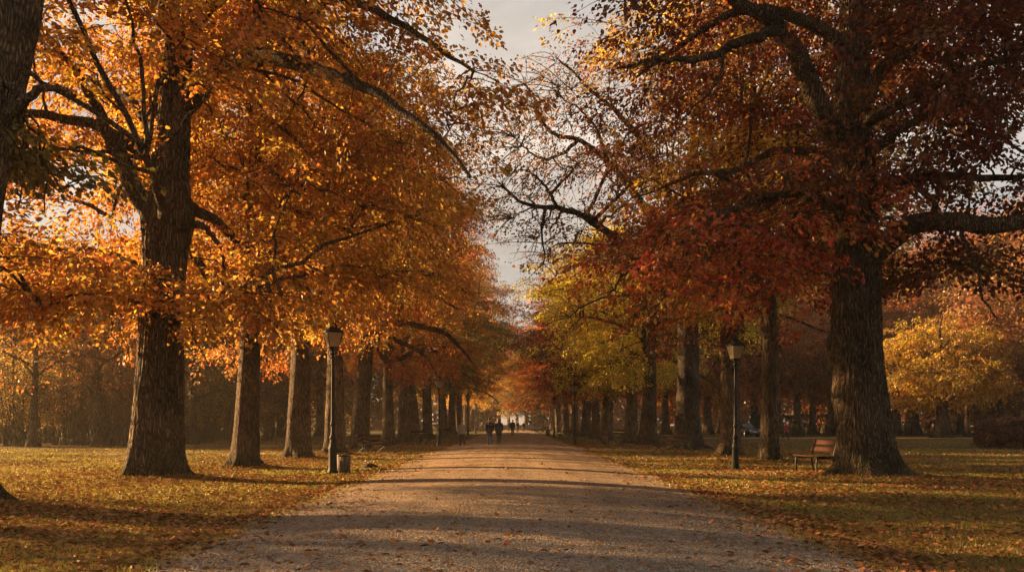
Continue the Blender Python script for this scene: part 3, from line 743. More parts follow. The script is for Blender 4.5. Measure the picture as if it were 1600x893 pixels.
row('tall_a', 717, 150, ORANGE, 'small looking orange tree behind the person in the beige jacket', 5.5, (1, 1, 1), GL)
row('tall_c', 728, 176, GOLD, 'golden tree near the far end of the orange row', 1.0, 1.0, GL)
row('tall_b', 738, 206, ORANGE, 'last orange tree at the far end of the orange row', 2.2, 1.0, GL)

ROW.append(('crimson_hero', *B2, CRIMSON, 'huge dark red tree with a thick ridged trunk beside the plain red bench', 0, 1, GR)); TREE_BASES.append((*B2, .85))
row('slim', 1203, 38, GOLD, 'slim straight trunk with golden leaves between the plain bench and the lamp', 1.0, 1.0, GR)
row('tall_a', 1141, 45.3, CRIMSON, 'dark red tree standing right behind the lamp of the red row', 2.4, (.78, .8, 1), GR)
ROW.append(('gnarled', *BS, (.22, .11, .045), 'old gnarled tree with half bare crooked limbs, beside the dark scrolled bench', 0, 1, GR)); TREE_BASES.append((*BS, .85))
row('low_spread', 1012, 68, YGREEN, 'yellow green tree leaning its leaves over the path', 2.0, (1.06, 1.06, 1.1), GR)
row('tall_c', 986, 77, YGREEN, 'olive yellow tree with the sunlit trunk behind the yellow green one', 1.7, (.85, .85, .85), GR)
row('low_spread', 948, 86, MAROON, 'dark maroon tree above the litter bin and the lattice of trunks', 3.1, (.95, .95, 1), GR)
row('tall_b', 931, 98, RED, 'bright red tree after the maroon one', 4.0, (.8, .8, .75), GR)
row('tall_a', 914, 110, RUST, 'rust red tree behind the second lamp of the red row', .2, (.95, .95, .8), GR)
row('low_spread', 898, 128, GREEN, 'green leaved low tree far along the red row', 1.4, (.95, .95, 1.0), GR)
row('tall_c', 884, 148, RUST, 'rust tree near the far end of the red row', 2.8, (.95, .95, .85), GR)
row('tall_b', 872, 172, AMBER, 'amber tree at the far end of the red row', 5.1, (1, 1, .9), GR)
row('tall_a', 864, 200, RED, 'last red tree at the far end of the red row', 3.3, 1.0, GR)
# a neighbour standing on the lawn just outside the frame; its crown streaks the path with shade
ROW.append(('park_thin', -29, 25.0, RUST, 'half bare tree on the lawn outside the frame beside the dark edge trunk', 1.0, 1.2, None))
ROW.append(('park_thin', -21.5, 20.0, AMBER, 'half bare tree on the lawn outside the frame, closest to the dark edge trunk', 3.0, 1.0, None))
for (kind, x, y, col, label, rz, sc, g) in ROW:
    e = plant(kind, x, y, col, label, 'tree', rz, sc, g, z=-.02)
    if kind == 'crimson_hero':
        b_ = tag(link(bpy.data.objects.new('bough', BOUGH[0]), e), 'low bough reaching over the path')
        c_ = tag(link(bpy.data.objects.new('foliage', BOUGH[1]), b_), 'red leaves on the low bough, tinted brighter as if sunlit'); c_.color = (.36, .08, .022, 1)  # redder leaves than the crown, colour also lifted to stand in for sunlight

# trees standing in the park behind the rows
rg = np.random.default_rng(5)
GW = 'hazy trees in the thicket behind the lawn of the orange row'
for i, (px, Y) in enumerate([(40, 92), (110, 100), (185, 88), (260, 104), (330, 96), (395, 118), (450, 126), (500, 120), (555, 140), (610, 150), (75, 118), (150, 126), (225, 122), (295, 128), (365, 112), (420, 140), (475, 150), (10, 124)]):
    k = ('park_brown', 'park_thin', 'park_brown', 'park_b')[i % 4]
    plant(k, rx(px, Y), Y, (DULL, BROWN, DULL, AMBER)[i % 4], 'thin brown hazy tree in the thicket beyond the lawn of the orange row', 'tree', rg.uniform(0, 6), rg.uniform(1.1, 1.4), GW)
for i, (px, Y, s, lab) in enumerate([
        (25, 68, 1.1, 'tangled brown shrub with yellow leaf specks by the dark edge trunk, beyond the lawn'),
        (105, 71, .95, 'low tangled shrub between the two tallest shrubs beyond the lawn'),
        (185, 69, 1.15, 'dark many stemmed shrub fanning out just beside the burled trunk, beyond the lawn'),
        (310, 80, 1.1, 'shrub seen in the gap between the burled trunk and the straight trunk'),
        (345, 92, 1.1, 'hazy shrub directly behind the straight bare trunk'),
        (430, 110, 1.2, 'hazy shrub in the gap before the forked orange brown tree'),
        (240, 84, 1.2, 'shrub hidden mostly behind the burled trunk'),
        (65, 80, 1.1, 'brown shrub behind the gap of the two tallest shrubs beyond the lawn'), (145, 78, 1.1, 'brown shrub in the second row of the thicket beyond the lawn'), (2, 78, .9, 'brown shrub in the second row beside the dark edge trunk'), (290, 90, 1.2, 'hazy brown shrub just past the burled trunk')]):
    plant_shrub('thicket', rx(px, Y), Y, ((.30, .19, .05), DULL, BROWN, (.36, .24, .06))[i % 4], lab, 'shrubs along the lawn edge', i * 1.3, s)

for i, (px, Y) in enumerate([(52, 66), (128, 70), (152, 67), (303, 74), (418, 92), (20, 72)]):
    plant('park_thin', rx(px, Y), Y, (AMBER, DULL)[i % 2], 'slender trunk with thin leaves standing in the shrubs beyond the lawn of the orange row', 'tree', i * 1.1, .95, 'slender trees in the shrubs')
GP = 'rust brown trees in the park behind the far gravel road'
for i, (px, Y, k, c) in enumerate([(1040, 134, 'park_a', AMBER), (1105, 138, 'park_a', RUST), (1128, 152, 'park_b', AMBER), (1178, 136, 'park_a', RUST),
        (1245, 140, 'park_b', AMBER), (1300, 142, 'park_a', RUST), (1320, 150, 'park_b', BROWN), (1400, 136, 'park_a', RUST), (1430, 150, 'park_b', AMBER), (1560, 128, 'park_b', BROWN),
        (1605, 112, 'park_a', BROWN), (1650, 105, 'park_b', BROWN), (1590, 140, 'park_a', BROWN), (1010, 150, 'park_a', AMBER), (1215, 150, 'park_b', BROWN), (1350, 146, 'park_a', RUST), (1480, 150, 'park_a', BROWN), (1205, 158, 'park_brown', BROWN), (1290, 165, 'park_brown', RUST), (1375, 160, 'park_brown', BROWN), (1450, 165, 'park_brown', RUST), (1530, 160, 'park_brown', BROWN), (1620, 150, 'park_brown', RUST), (1060, 160, 'park_brown', RUST), (1560, 124, 'park_brown', BROWN)]):
    plant(k, rx(px, Y), Y, c, 'reddish brown tree in the park beyond the far gravel road', 'tree', rg.uniform(0, 6), rg.uniform(1.25, 1.7), GP)
plant('yellow_maple', rx(1472, 106), 106, YELLOW, 'golden yellow tree with a stout trunk beyond the far gravel road', 'tree', .5, 1.05)
for px, Y, c, lab in [(1420, 132, RUST, 'tall rust tree rising just before the golden yellow one'), (1500, 140, BROWN, 'tall brown tree rising straight above the golden yellow one'), (1555, 134, RUST, 'tall rust tree rising between the golden yellow one and the hedge'), (1610, 128, BROWN, 'tall brown tree rising above the clipped hedge block'), (1270, 150, BROWN, 'tall brown tree above the plain red bench, far behind')]:
    plant('slim', rx(px, Y), Y, c, lab, 'tree', px, 1.4, GP)
plant('park_thin', rx(1512, 112), 112, YELLOW, 'thin leaning trunk close behind the golden yellow tree', 'tree', 2.0, 1.0)
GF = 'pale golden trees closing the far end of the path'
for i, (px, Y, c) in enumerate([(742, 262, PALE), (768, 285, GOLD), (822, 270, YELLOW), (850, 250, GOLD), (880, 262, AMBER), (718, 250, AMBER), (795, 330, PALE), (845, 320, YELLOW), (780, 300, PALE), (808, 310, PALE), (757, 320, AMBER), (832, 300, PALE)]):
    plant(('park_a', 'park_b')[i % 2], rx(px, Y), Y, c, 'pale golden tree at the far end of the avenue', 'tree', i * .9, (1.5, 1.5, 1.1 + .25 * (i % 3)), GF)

# ------------------------------------------------------------------ ground, paths
def axis(parts):
    out = []
    for a, b, s in parts:
        out.append(np.arange(a, b, s))
    return np.unique(np.round(np.concatenate(out), 4))
gx = axis([(-420, -60, 24), (-60, -18, 3), (-18, 18.01, .25), (18, 60, 3), (60, 421, 24)])
gy = axis([(-30, 4, 2), (4, 46, .3), (46, 90, .8), (90, 220, 5), (220, 900, 40)])
XX, YY = np.meshgrid(gx, gy)
ZZ = ground_h(XX, YY)
ZZ = np.where(np.abs(XX) > 60, 0, ZZ) 
m = MB()
idx = np.arange(XX.size).reshape(XX.shape)
m.add(np.stack([XX, YY, ZZ], -1).reshape(-1, 3), np.stack([idx[:-1, :-1], idx[:-1, 1:], idx[1:, 1:], idx[1:, :-1]], -1).reshape(-1, 4))
tag(m.obj('ground', M['ground'], smooth=True), 'lawn strewn with autumn leaves on both sides of the path', kind='structure')

def strip(name, cx, half, label, lift=.012, ncol=24):
    """cx(t)->centre points array (n,2); half (n,) arrays for both sides"""
    c = np.asarray(cx, float)
    tan = np.gradient(c, axis=0); tan /= np.linalg.norm(tan, axis=1, keepdims=True)
    nrm = np.stack([tan[:, 1], -tan[:, 0]], 1)
    hl, hr = half
    u = np.linspace(-1, 1, ncol)
    off = np.where(u[None] < 0, u[None] * hl[:, None], u[None] * hr[:, None])
    P = c[:, None] + nrm[:, None] * off[..., None]
    z = ground_h(P[..., 0], P[..., 1]) + lift
    z[:, 0] -= lift + .012; z[:, -1] -= lift + .012
    V = np.concatenate([P, z[..., None]], -1)
    n = len(c); idx = np.arange(n * ncol).reshape(n, ncol)
    mm = MB().add(V.reshape(-1, 3), np.stack([idx[:-1, :-1], idx[:-1, 1:], idx[1:, 1:], idx[1:, :-1]], -1).reshape(-1, 4))
    return tag(mm.obj(name, M['gravel'], smooth=True), label, kind='structure')
ys = np.concatenate([np.arange(-6, 60, .22), np.arange(60, 120, .8), np.arange(120, 330, 4)])
strip('path', np.stack([0 * ys, ys], 1), (path_edge(ys, -1), path_edge(ys, 1)), 'wide crowned gravel path running straight between the tree rows', ncol=40)
def side_strip(name, pts, w, label, lift):
    P = resample([(a, b, 0) for a, b in pts], 70)[:, :2]
    t = np.linspace(0, 9, 70)
    strip(name, P, (w * (1 + .25 * wob(t * 2, 2)), w * (1 + .25 * wob(t * 2, 5))), label, lift, 8)
side_strip('side_path', [(-2.9, 49.6), (-5.5, 49.2), (-8, 49.6), (-12.5, 50.5), (-22, 51)], 1.15, 'narrow gravel path leading off towards the red bench', .018)
side_strip('side_path', [(3.0, 30.2), (5.5, 31.0), (8, 31.2), (10.2, 31.2)], .75, 'short worn gravel strip in front of the plain red bench', .018)
side_strip('side_path', [(2.9, 56.5), (5.5, 56.0), (8.5, 55.8)], .6, 'thin gravel strip near the dark scrolled bench', .018)
side_strip('road', [(16, 102), (24, 104), (40, 106), (62, 106), (90, 104)], 3.6, 'pale gravel road crossing the park beyond the lawn', .03)

# ------------------------------------------------------------------ fallen leaves and grass
def path_mask(x, y):
    e = np.where(x < 0, path_edge(y, -1), path_edge(y, 1))
    return np.abs(x) < e
def patch(x, y):
    return .5 + .5 * (np.sin(x * .61 + 1.1 * np.sin(y * .37)) * np.sin(y * .53 + .8 * np.sin(x * .45 + 2)))
def sample_xy(rg, n, y0, y1, p, margin=2.0):
    u = rg.uniform(size=n)
    y = (y0 ** (1 - p) + u * (y1 ** (1 - p) - y0 ** (1 - p))) ** (1 / (1 - p))
    x = rg.uniform(-1, 1, n) * (.56 * y + margin)
    return x, y
rg = np.random.default_rng(77)
x, y = sample_xy(rg, 520000, 7.0, 95, 1.35)
onp = path_mask(x, y)
edge = np.abs(np.abs(x) - 4.4)
tb = np.zeros_like(x)
for (bx, by, br) in TREE_BASES: tb = np.maximum(tb, np.exp(-((x - bx) ** 2 + (y - by) ** 2) / (2 * 3.2 ** 2)))
pg = .07 + .62 * patch(x, y) ** 2.1 + .5 * tb
pp = .005 + .012 * patch(x * 1.7, y * .8) + .6 * np.exp(-(edge / .4) ** 2) + .06 * np.exp(-(edge / 1.2) ** 2)
pp = pp + .22 * np.clip((np.abs(x) - 3.5) / .9, 0, 1) * patch(x * 2 + 3, y * 1.7)
acc = np.where(onp, pp, pg + .25 * np.exp(-(edge / .5) ** 2))
k = rg.uniform(size=len(x)) < acc * .8
x, y, onp = x[k], y[k], onp[k]
# leaves drifted against the feet of the trunks
for (bx, by, br) in TREE_BASES:
    if by > 75: continue
    k_ = 420; a_ = rg.uniform(0, 6.28, k_); r_ = br * 1.15 + np.abs(rg.normal(0, .45, k_))
    x = np.concatenate([x, bx + r_ * np.cos(a_)]); y = np.concatenate([y, by + r_ * np.sin(a_)]); onp = np.concatenate([onp, np.zeros(k_, bool)])
n = len(x)
th = rg.uniform(0, 6.28, n)
d = np.stack([np.cos(th), np.sin(th), rg.normal(0, .25, n)], 1)
nr = norm(np.stack([rg.normal(0, .38, n), rg.normal(0, .38, n), np.ones(n)], 1))
mb = MB()
z = ground_h(x, y) + np.where(onp, .02, rg.uniform(.015, .05, n))
lrnd = rg.uniform(size=n)
leaves(mb, np.stack([x, y, z], 1), d, nr, rg.uniform(.04, .105, n) * (1 + y / 160), lrnd, np.clip(rg.normal(.5, .28, n), 0, 1), False, 1.15)
tag(mb.obj('fallen_leaves', M['litter'], attr=True), 'loose brown and orange leaves lying on lawn and gravel', kind='stuff')

x, y = sample_xy(rg, 900000, 7.5, 60, 1.5)
k = ~path_mask(x, y) | ((np.abs(np.abs(x) - 3.9) < .25) & (rg.uniform(size=len(x)) < .25))
k &= rg.uniform(size=len(x)) < (.35 + .65 * patch(x * 2.3 + 5, y * 2.1))
x, y = x[k], y[k]; n = len(x)
th = rg.uniform(0, 6.28, n); hgt = rg.uniform(.025, .075, n)
for (bx, by, br) in TREE_BASES: hgt = hgt * (1 + 1.3 * np.exp(-((np.hypot(x - bx, y - by) - br * 1.25) / .3) ** 2))
wd = rg.uniform(.004, .009, n) * (1 + y / 25)
b = np.stack([x, y, ground_h(x, y) - .004], 1)
sd = np.stack([np.cos(th), np.sin(th), 0 * th], 1)
ln = np.stack([rg.normal(0, .5, n), rg.normal(0, .5, n), np.ones(n)], 1)
V = np.stack([b - sd * wd[:, None], b + sd * wd[:, None], b + ln * hgt[:, None]], 1).reshape(-1, 3)
mb = MB().add(V, t=np.arange(n * 3).reshape(-1, 3), ta=np.stack([rg.uniform(size=n), np.clip(patch(x * .9, y * .9) + rg.normal(0, .15, n), 0, 1)], 1))
tag(mb.obj('grass', M['grass'], attr=True), 'short yellowed grass of the lawn', kind='stuff')

# small stones on the gravel
x, y = sample_xy(rg, 90000, 7.5, 30, 1.7)
k = path_mask(x * 1.03, y); x, y = x[k], y[k]; n = len(x)
octa = np.array([[1, 0, 0], [0, 1, 0], [-1, 0, 0], [0, -1, 0], [0, 0, 1]], float)
s = rg.uniform(.008, .02, n)
V = (octa[None] + rg.normal(0, .25, (n, 5, 3))) * s[:, None, None] * np.array([1, 1, .7])
V = V + np.stack([x, y, ground_h(x, y) + .012], 1)[:, None]
t5 = np.array([[0, 1, 4], [1, 2, 4], [2, 3, 4], [3, 0, 4]])
mb = MB().add(V.reshape(-1, 3), t=(np.arange(n)[:, None, None] * 5 + t5[None]).reshape(-1, 3))
M['pebble'] = simple('pebble', (.26, .225, .19), .85, 0, .5, 9)
tag(mb.obj('gravel', M['pebble']), 'loose pebbles on the gravel path', kind='stuff')

# far-off wood closing the horizon
rg = np.random.default_rng(99)
mb = MB(); n = 52000
a = rg.uniform(-36, 36, n); keep = np.abs(a) > .8 + rg.uniform(0, .5, n)
a = a[keep]; n = len(a)
rr = rg.uniform(215, 265, n); top = 11 + 4 * np.sin(a * .9) + 2.5 * np.sin(a * 2.7 + 1)
z = top * rg.uniform(0, 1, n) ** .8
pos = np.stack([np.sin(np.radians(a)) * rr, np.cos(np.radians(a)) * rr, z], 1)
leaves(mb, pos, norm(rg.normal(0, 1, (n, 3))), norm(rg.normal(0, 1, (n, 3))), rg.uniform(.7, 1.5, n), rg.uniform(size=n), np.clip(.5 + .35 * np.sin(a * 1.7) + rg.normal(0, .1, n), 0, 1), True, 1.4)
M['far_leaf'] = leaf_mat('far_leaf', .35, False, (.17, .09, .035), .05)
tag(mb.obj('woods', M['far_leaf'], attr=True), 'brown wood closing the view behind the park', kind='stuff')
# ------------------------------------------------------------------ street furniture
def gz(x, y): return float(ground_h(x, y))

def make_lamp(iron, label, loc):
    e = empty('street_lamp', loc)
    tag(e, label, 'street lamp', 'lamps along the gravel path')
    m = MB().lathe([(0, 0), (.17, 0), (.17, .10), (.145, .13), (.135, .2), (.125, .75), (.135, .80), (.135, .86), (.11, .90), (.10, 1.02), (.0, 1.03)], 16)
    m.obj('base', iron, e, smooth=False)
    prof = [(.085, 1.0), (.082, 1.25), (.06, 1.32), (.056, 2.4), (.046, 3.75), (.044, 3.86)]
    m = MB().lathe(prof, 16); m.obj('pole', iron, e, True)
    for zc, rr in ((1.18, .11), (1.62, .085)):
        MB().lathe([(.05, zc - .09), (rr * .8, zc - .06), (rr, zc - .02), (rr, zc + .02), (rr * .75, zc + .06), (.05, zc + .1)], 16).obj('collar', iron, e, True)
    m = MB().lathe([(.03, 3.84), (.08, 3.86), (.085, 3.9), (.05, 3.94), (.045, 4.0), (.11, 4.03), (.13, 4.06), (.13, 4.085), (0, 4.085)], 16)
    for q in range(4):
        a = q * math.pi / 2 + math.pi / 4
        c, s = math.cos(a), math.sin(a)
        pts = [(c * r_, s * r_, z_) for r_, z_ in ((.045, 3.72), (.12, 3.78), (.17, 3.88), (.15, 3.98), (.12, 4.06))]
        m.tube(resample(pts, 10), .011, 6)
    m.obj('bracket', iron, e, True)
    # square lantern, wider at the top
    z0, z1, w0, w1 = 4.10, 4.58, .145, .25
    fr = MB()
    cs = [(-1, -1), (1, -1), (1, 1), (-1, 1)]
    for i, (a, b) in enumerate(cs):
        fr.tube([(a * w0, b * w0, z0), (a * w1, b * w1, z1)], .014, 6)
        a2, b2 = cs[(i + 1) % 4]
        fr.tube([(a * w0, b * w0, z0), (a2 * w0, b2 * w0, z0)], .017, 6)
        fr.tube([(a * w1, b * w1, z1), (a2 * w1, b2 * w1, z1)], .02, 6)
    lf = fr.obj('lantern_frame', iron, e)
    g = MB(); f = .965
    for i, (a, b) in enumerate(cs):
        a2, b2 = cs[(i + 1) % 4]
        g.add([(a * w0 * f, b * w0 * f, z0 + .01), (a2 * w0 * f, b2 * w0 * f, z0 + .01), (a2 * w1 * f, b2 * w1 * f, z1 - .005), (a * w1 * f, b * w1 * f, z1 - .005)], [(0, 1, 2, 3)])
    g.obj('glass', M['glass'], lf)
    rf = MB().lathe([(.385, 4.585), (.385, 4.61), (.345, 4.63), (.2, 4.70), (.16, 4.74), (.15, 4.80), (.155, 4.815), (.12, 4.86), (.05, 4.89), (0, 4.895)], 4, phase=math.pi / 4).obj('roof', iron, e)
    MB().lathe([(.0, 4.88), (.03, 4.89), (.02, 4.92), (.035, 4.95), (.02, 4.98), (.008, 5.01), (.0, 5.03)], 10).obj('finial', iron, rf, True)
    return e

x, y = G(520, 741); y = 30.6; x = rx(520, y)
lampL = make_lamp(M['lamp_iron'], 'tall iron lamp with a sunlit frosted lantern beside the round litter bin', (x, y, gz(x, y))); lampL.scale = (1, 1, .985); lampL.rotation_euler = (0, 0, .5)
y = 33.2; x = rx(1149, y)
lampR = make_lamp(M['lamp_dark'], 'dark iron lamp with a dim lantern between the two dark trunks of the red row', (x, y, gz(x, y))); lampR.scale = (.93,) * 3; lampR.rotation_euler = (0, 0, .35)
GLAMP = 'lamps along the gravel path'
for (px, Y, lab, src) in [(686, 66, 'lamp standing by the dark slatted bench and the pale grey trunks', lampL), (731, 104, 'small far lamp behind the person in the beige jacket', lampL), (743, 150, 'tiny far lamp between the beige person and the walking couple', lampL), (751, 196, 'tiny lamp just beside the head of the walking man', lampL),
                     (898, 69, 'lamp in front of the lattice of trunks of the red row, near the litter bin', lampR), (866, 108, 'small far lamp past the low bench of the red row', lampR), (835, 205, 'tiny far lamp near the end of the red row', lampR)]:
    x = rx(px, Y); place_dup(src, (x, Y, gz(x, Y)), .4, lab, GLAMP)

def make_bin(label, loc):
    e = empty('litter_bin', loc); tag(e, label, 'litter bin', 'round litter bins')
    m = MB(); n = 18
    for i in range(n):
        a = 2 * math.pi * i / n; w = .205 * math.tan(math.pi / n) * .95
        c, s = math.cos(a), math.sin(a)
        m.box(.19, .212, -w, w, .03, .56, (np.array([[c, -s, 0], [s, c, 0], [0, 0, 1]]), (0, 0, 0)))
    m.obj('slats', M['bin'], e)
    MB().lathe([(.0, .05), (.188, .05), (.188, .57), (.17, .57), (.17, .12), (0, .12)], 24).obj('liner', M['iron'], e, True)
    MB().lathe([(.186, .555), (.222, .555), (.222, .59), (.186, .59), (.186, .555)], 24).obj('rim', M['iron'], e)
    MB().lathe([(.0, -.01), (.2, -.01), (.2, .03), (.0, .03)], 20).obj('base', M['iron'], e)
    return e
y = 30.9; x = rx(537, y)
bin0 = make_bin('round wooden litter bin beside the tall sunlit lamp', (x, y, gz(x, y)))
x = rx(945, 76); place_dup(bin0, (x, 76, gz(x, 76)), 0, 'round litter bin near the bench by the sunlit trunk', 'round litter bins', 1.15)
x = rx(856, 130); place_dup(bin0, (x, 130, gz(x, 130)), 0, 'small far litter bin at the path edge of the red row', 'round litter bins', 1.3)

def make_bench(label, loc, rz, wood, scroll, L=1.75):
    """front faces -Y in local space, long axis X"""
    e = empty('park_bench', loc, rz); tag(e, label, 'park bench', 'park benches along the path')
    h = L / 2
    for k, yy in enumerate((-.24, -.10, .04, .17)):
        MB().box(-h, h, yy - .058, yy + .058, .435 + .008 * abs(k - 1.5), .472 + .008 * abs(k - 1.5)).obj('seat_slat', wood, e)
    t = R(-14)
    Rm = np.array([[1, 0, 0], [0, math.cos(t), -math.sin(t)], [0, math.sin(t), math.cos(t)]])
    for zc in (.20, .40):
        MB().box(-h, h, -.018, .018, zc - .072, zc + .072, (Rm, (0, .245, .46))).obj('back_slat', wood, e)
    for sx in (-1, 1):
        xx = sx * (h - .14)
        m = MB()
        def bar(pts, r_=.022, k=12): m.tube(resample([(xx, a, b) for a, b in pts], k), r_, 6)
        if scroll:
            bar([(-.33, 0), (-.26, .12), (-.10, .22), (.02, .30), (.12, .42)])
            bar([(.36, 0), (.30, .12), (.16, .22), (.02, .30), (-.16, .42)])
            bar([(-.30, .425), (0, .41), (.22, .42), (.30, .62), (.375, .92)])
            bar([(-.26, .43), (-.33, .52), (-.30, .63), (-.22, .64), (-.2, .58), (-.25, .55)], .018, 16)
            bar([(-.30, .64), (-.1, .66), (.1, .63), (.27, .65)], .02)
            bar([(-.05, .43), (-.02, .52), (.08, .54), (.1, .63)], .014)
            m.box(xx - .03, xx + .03, -.38, -.29, -.005, .025); m.box(xx - .03, xx + .03, .31, .40, -.005, .025)
        else:
            bar([(-.26, 0), (-.27, .2), (-.25, .43)], .03, 6)
            bar([(.30, 0), (.25, .2), (.225, .43), (.29, .68), (.36, .93)], .03, 12)
            bar([(-.27, .425), (.0, .41), (.24, .425)], .026, 6)
            m.box(xx - .04, xx + .04, -.36, -.18, -.005, .03); m.box(xx - .04, xx + .04, .22, .39, -.005, .03)
        m.obj('side_frame', M['iron'], e, True)
    return e
y = 31.3; x = rx(1273, y)
bR = make_bench('plain red slatted bench beside the huge dark red trunk', (x, y, gz(x, y) + .015), R(-84), M['slat_red'], False, 1.75); bR.scale = (1.12,) * 3
y = 49.5; x = rx(1044, y)
bD = make_bench('dark bench with scrolled iron arms in front of the gnarled tree', (x, y, gz(x, y) + .01), R(-62), M['slat_brown'], True); bD.scale = (1.12,) * 3
y = 51.5; x = rx(584, y)
bL = make_bench('red slatted bench with scrolled iron arms in the orange row', (x, y, gz(x, y) + .01), R(58), M['slat_red'], True); bL.scale = (1.1,) * 3
GB = 'park benches along the path'
for (px, Y, rz, lab, src) in [(966, 77, -60, 'brown slatted bench by the sunlit trunk and the litter bin', bD), (661, 73, 60, 'dark slatted bench among the pale grey trunks, short of the second lamp', bL), (705, 103, 62, 'tiny bench near the person in the beige jacket', bL), (882, 97, -62, 'low far bench between the two lamps of the red row', bD), (844, 140, -62, 'tiny bench near the far end of the red row', bD)]:
    x = rx(px, Y); place_dup(src, (x, Y, gz(x, Y) + .01), R(rz), lab, GB, 1.15)

# little heap of earth on the leaf-strewn lawn
x, y = rx(577, 34.5), 34.5
m = MB()
rg = np.random.default_rng(3)
nn, mm_ = 9, 22
V = []
for i in range(nn):
    r_ = .30 * (1 - i / nn) ** .8
    for j in range(mm_):
        a = 2 * math.pi * j / mm_
        V.append((math.cos(a) * r_ * (1 + .2 * math.sin(3 * a) + rg.normal(0, .05)) * 1.2, math.sin(a) * r_ * .8, .20 * (i / (nn - 1)) ** .7 + rg.normal(0, .008)))
idx = np.arange(nn * mm_).reshape(nn, mm_)
m.add(V, np.stack([idx[:-1], np.roll(idx[:-1], -1, 1), np.roll(idx[1:], -1, 1), idx[1:]], -1).reshape(-1, 4))
o = tag(m.obj('earth_mound', M['soil'], smooth=True), 'small dark mound of earth on the fallen leaves near the litter bin', 'mound'); o.location = (x, y, gz(x, y) - .02)

# hedge block, leaf by leaf over a twig core
def hedge(name, x0, x1, y0, y1, h, col, label, n, seed):
    rg = np.random.default_rng(seed)
    e = empty(name, ((x0 + x1) / 2, (y0 + y1) / 2, 0)); tag(e, label, 'hedge')
    hx, hy = (x1 - x0) / 2, (y1 - y0) / 2
    u = rg.uniform(-1, 1, (n, 3)); 
    ax = rg.integers(0, 3, n); sgn = np.where(rg.uniform(size=n) < .5, -1, 1) * (1 - .16 * rg.uniform(size=n) ** 2)
    u[np.arange(n), ax] = sgn
    u[:, 2] = np.where(ax == 2, np.abs(u[:, 2]), u[:, 2])
    p = u * np.array([hx, hy, h / 2])
    rr = (np.abs(u[:, 0]) ** 5 + np.abs(u[:, 2].clip(0)) ** 5) ** .2
    p = p / np.maximum(1, rr)[:, None]
    p[:, 2] += h / 2 + .12 * np.sin(p[:, 0] * 2.1) * (u[:, 2] > .5) + rg.normal(0, .07, n)
    p[:, :2] += rg.normal(0, .06, (n, 2))
    p[:, 2] = p[:, 2].clip(.02)
    c = MB(); leaves(c, p, norm(rg.normal(0, 1, (n, 3))), norm(rg.normal(0, 1, (n, 3)) + norm(u) * .6), rg.uniform(.09, .2, n), rg.uniform(size=n), rg.uniform(size=n), True)
    f = c.obj('foliage', M['leaf'], e, attr=True); f.color = (*col, 1)
    b = MB(); k = 160
    s = np.stack([rg.uniform(-hx * .9, hx * .9, k), rg.uniform(-hy * .8, hy * .8, k), np.full(k, -.03)], 1)
    t = np.linspace(0, 1, 5)[None, :, None]
    d = np.stack([rg.normal(0, .25, k), rg.normal(0, .25, k), h * rg.uniform(.7, 1.02, k)], 1)
    b.tubes(s[:, None] + d[:, None] * t + rg.normal(0, .03, (k, 5, 3)), np.broadcast_to(np.linspace(.03, .008, 5), (k, 5)), 4)
    b.obj('stems', M['bark_grey'], e, True)
    return e
hedge('hedge', 31.0, 38.5, 60.5, 64.5, 1.75, (.15, .06, .035), 'clipped dark brown hedge block on the lawn beside the picture edge', 26000, 8)
hedge('hedge', -46, -24, 136, 139, 2.6, (.055, .05, .02), 'long dark hedge seen between the trunks of the orange row', 22000, 9)
hedge('hedge', 30, 41, 119, 121, 2.6, (.05, .05, .02), 'dark green hedge behind the car and the person in red', 14000, 10)

def fence(label, x0, x1, y, h, step=2.5):
    e = empty('metal_fence', (x0, y, 0)); tag(e, label, 'fence')
    L = x1 - x0
    n = int(L / step)
    for i in range(n + 1):
        xx = L * i / n
        MB().box(xx - .05, xx + .05, -.05, .05, -.05, h + .12).obj('post', M['iron'], e)
    m = MB()
    for zz in (.2, h - .15): m.box(0, L, -.02, .02, zz - .02, zz + .02)
    for xx in np.arange(.12, L, .14): m.box(xx - .011, xx + .011, -.012, .012, .06, h)
    m.obj('railing', M['iron'], e)
    return e
fence('dark iron railing behind the golden yellow tree', 43, 66, 121, 1.9)

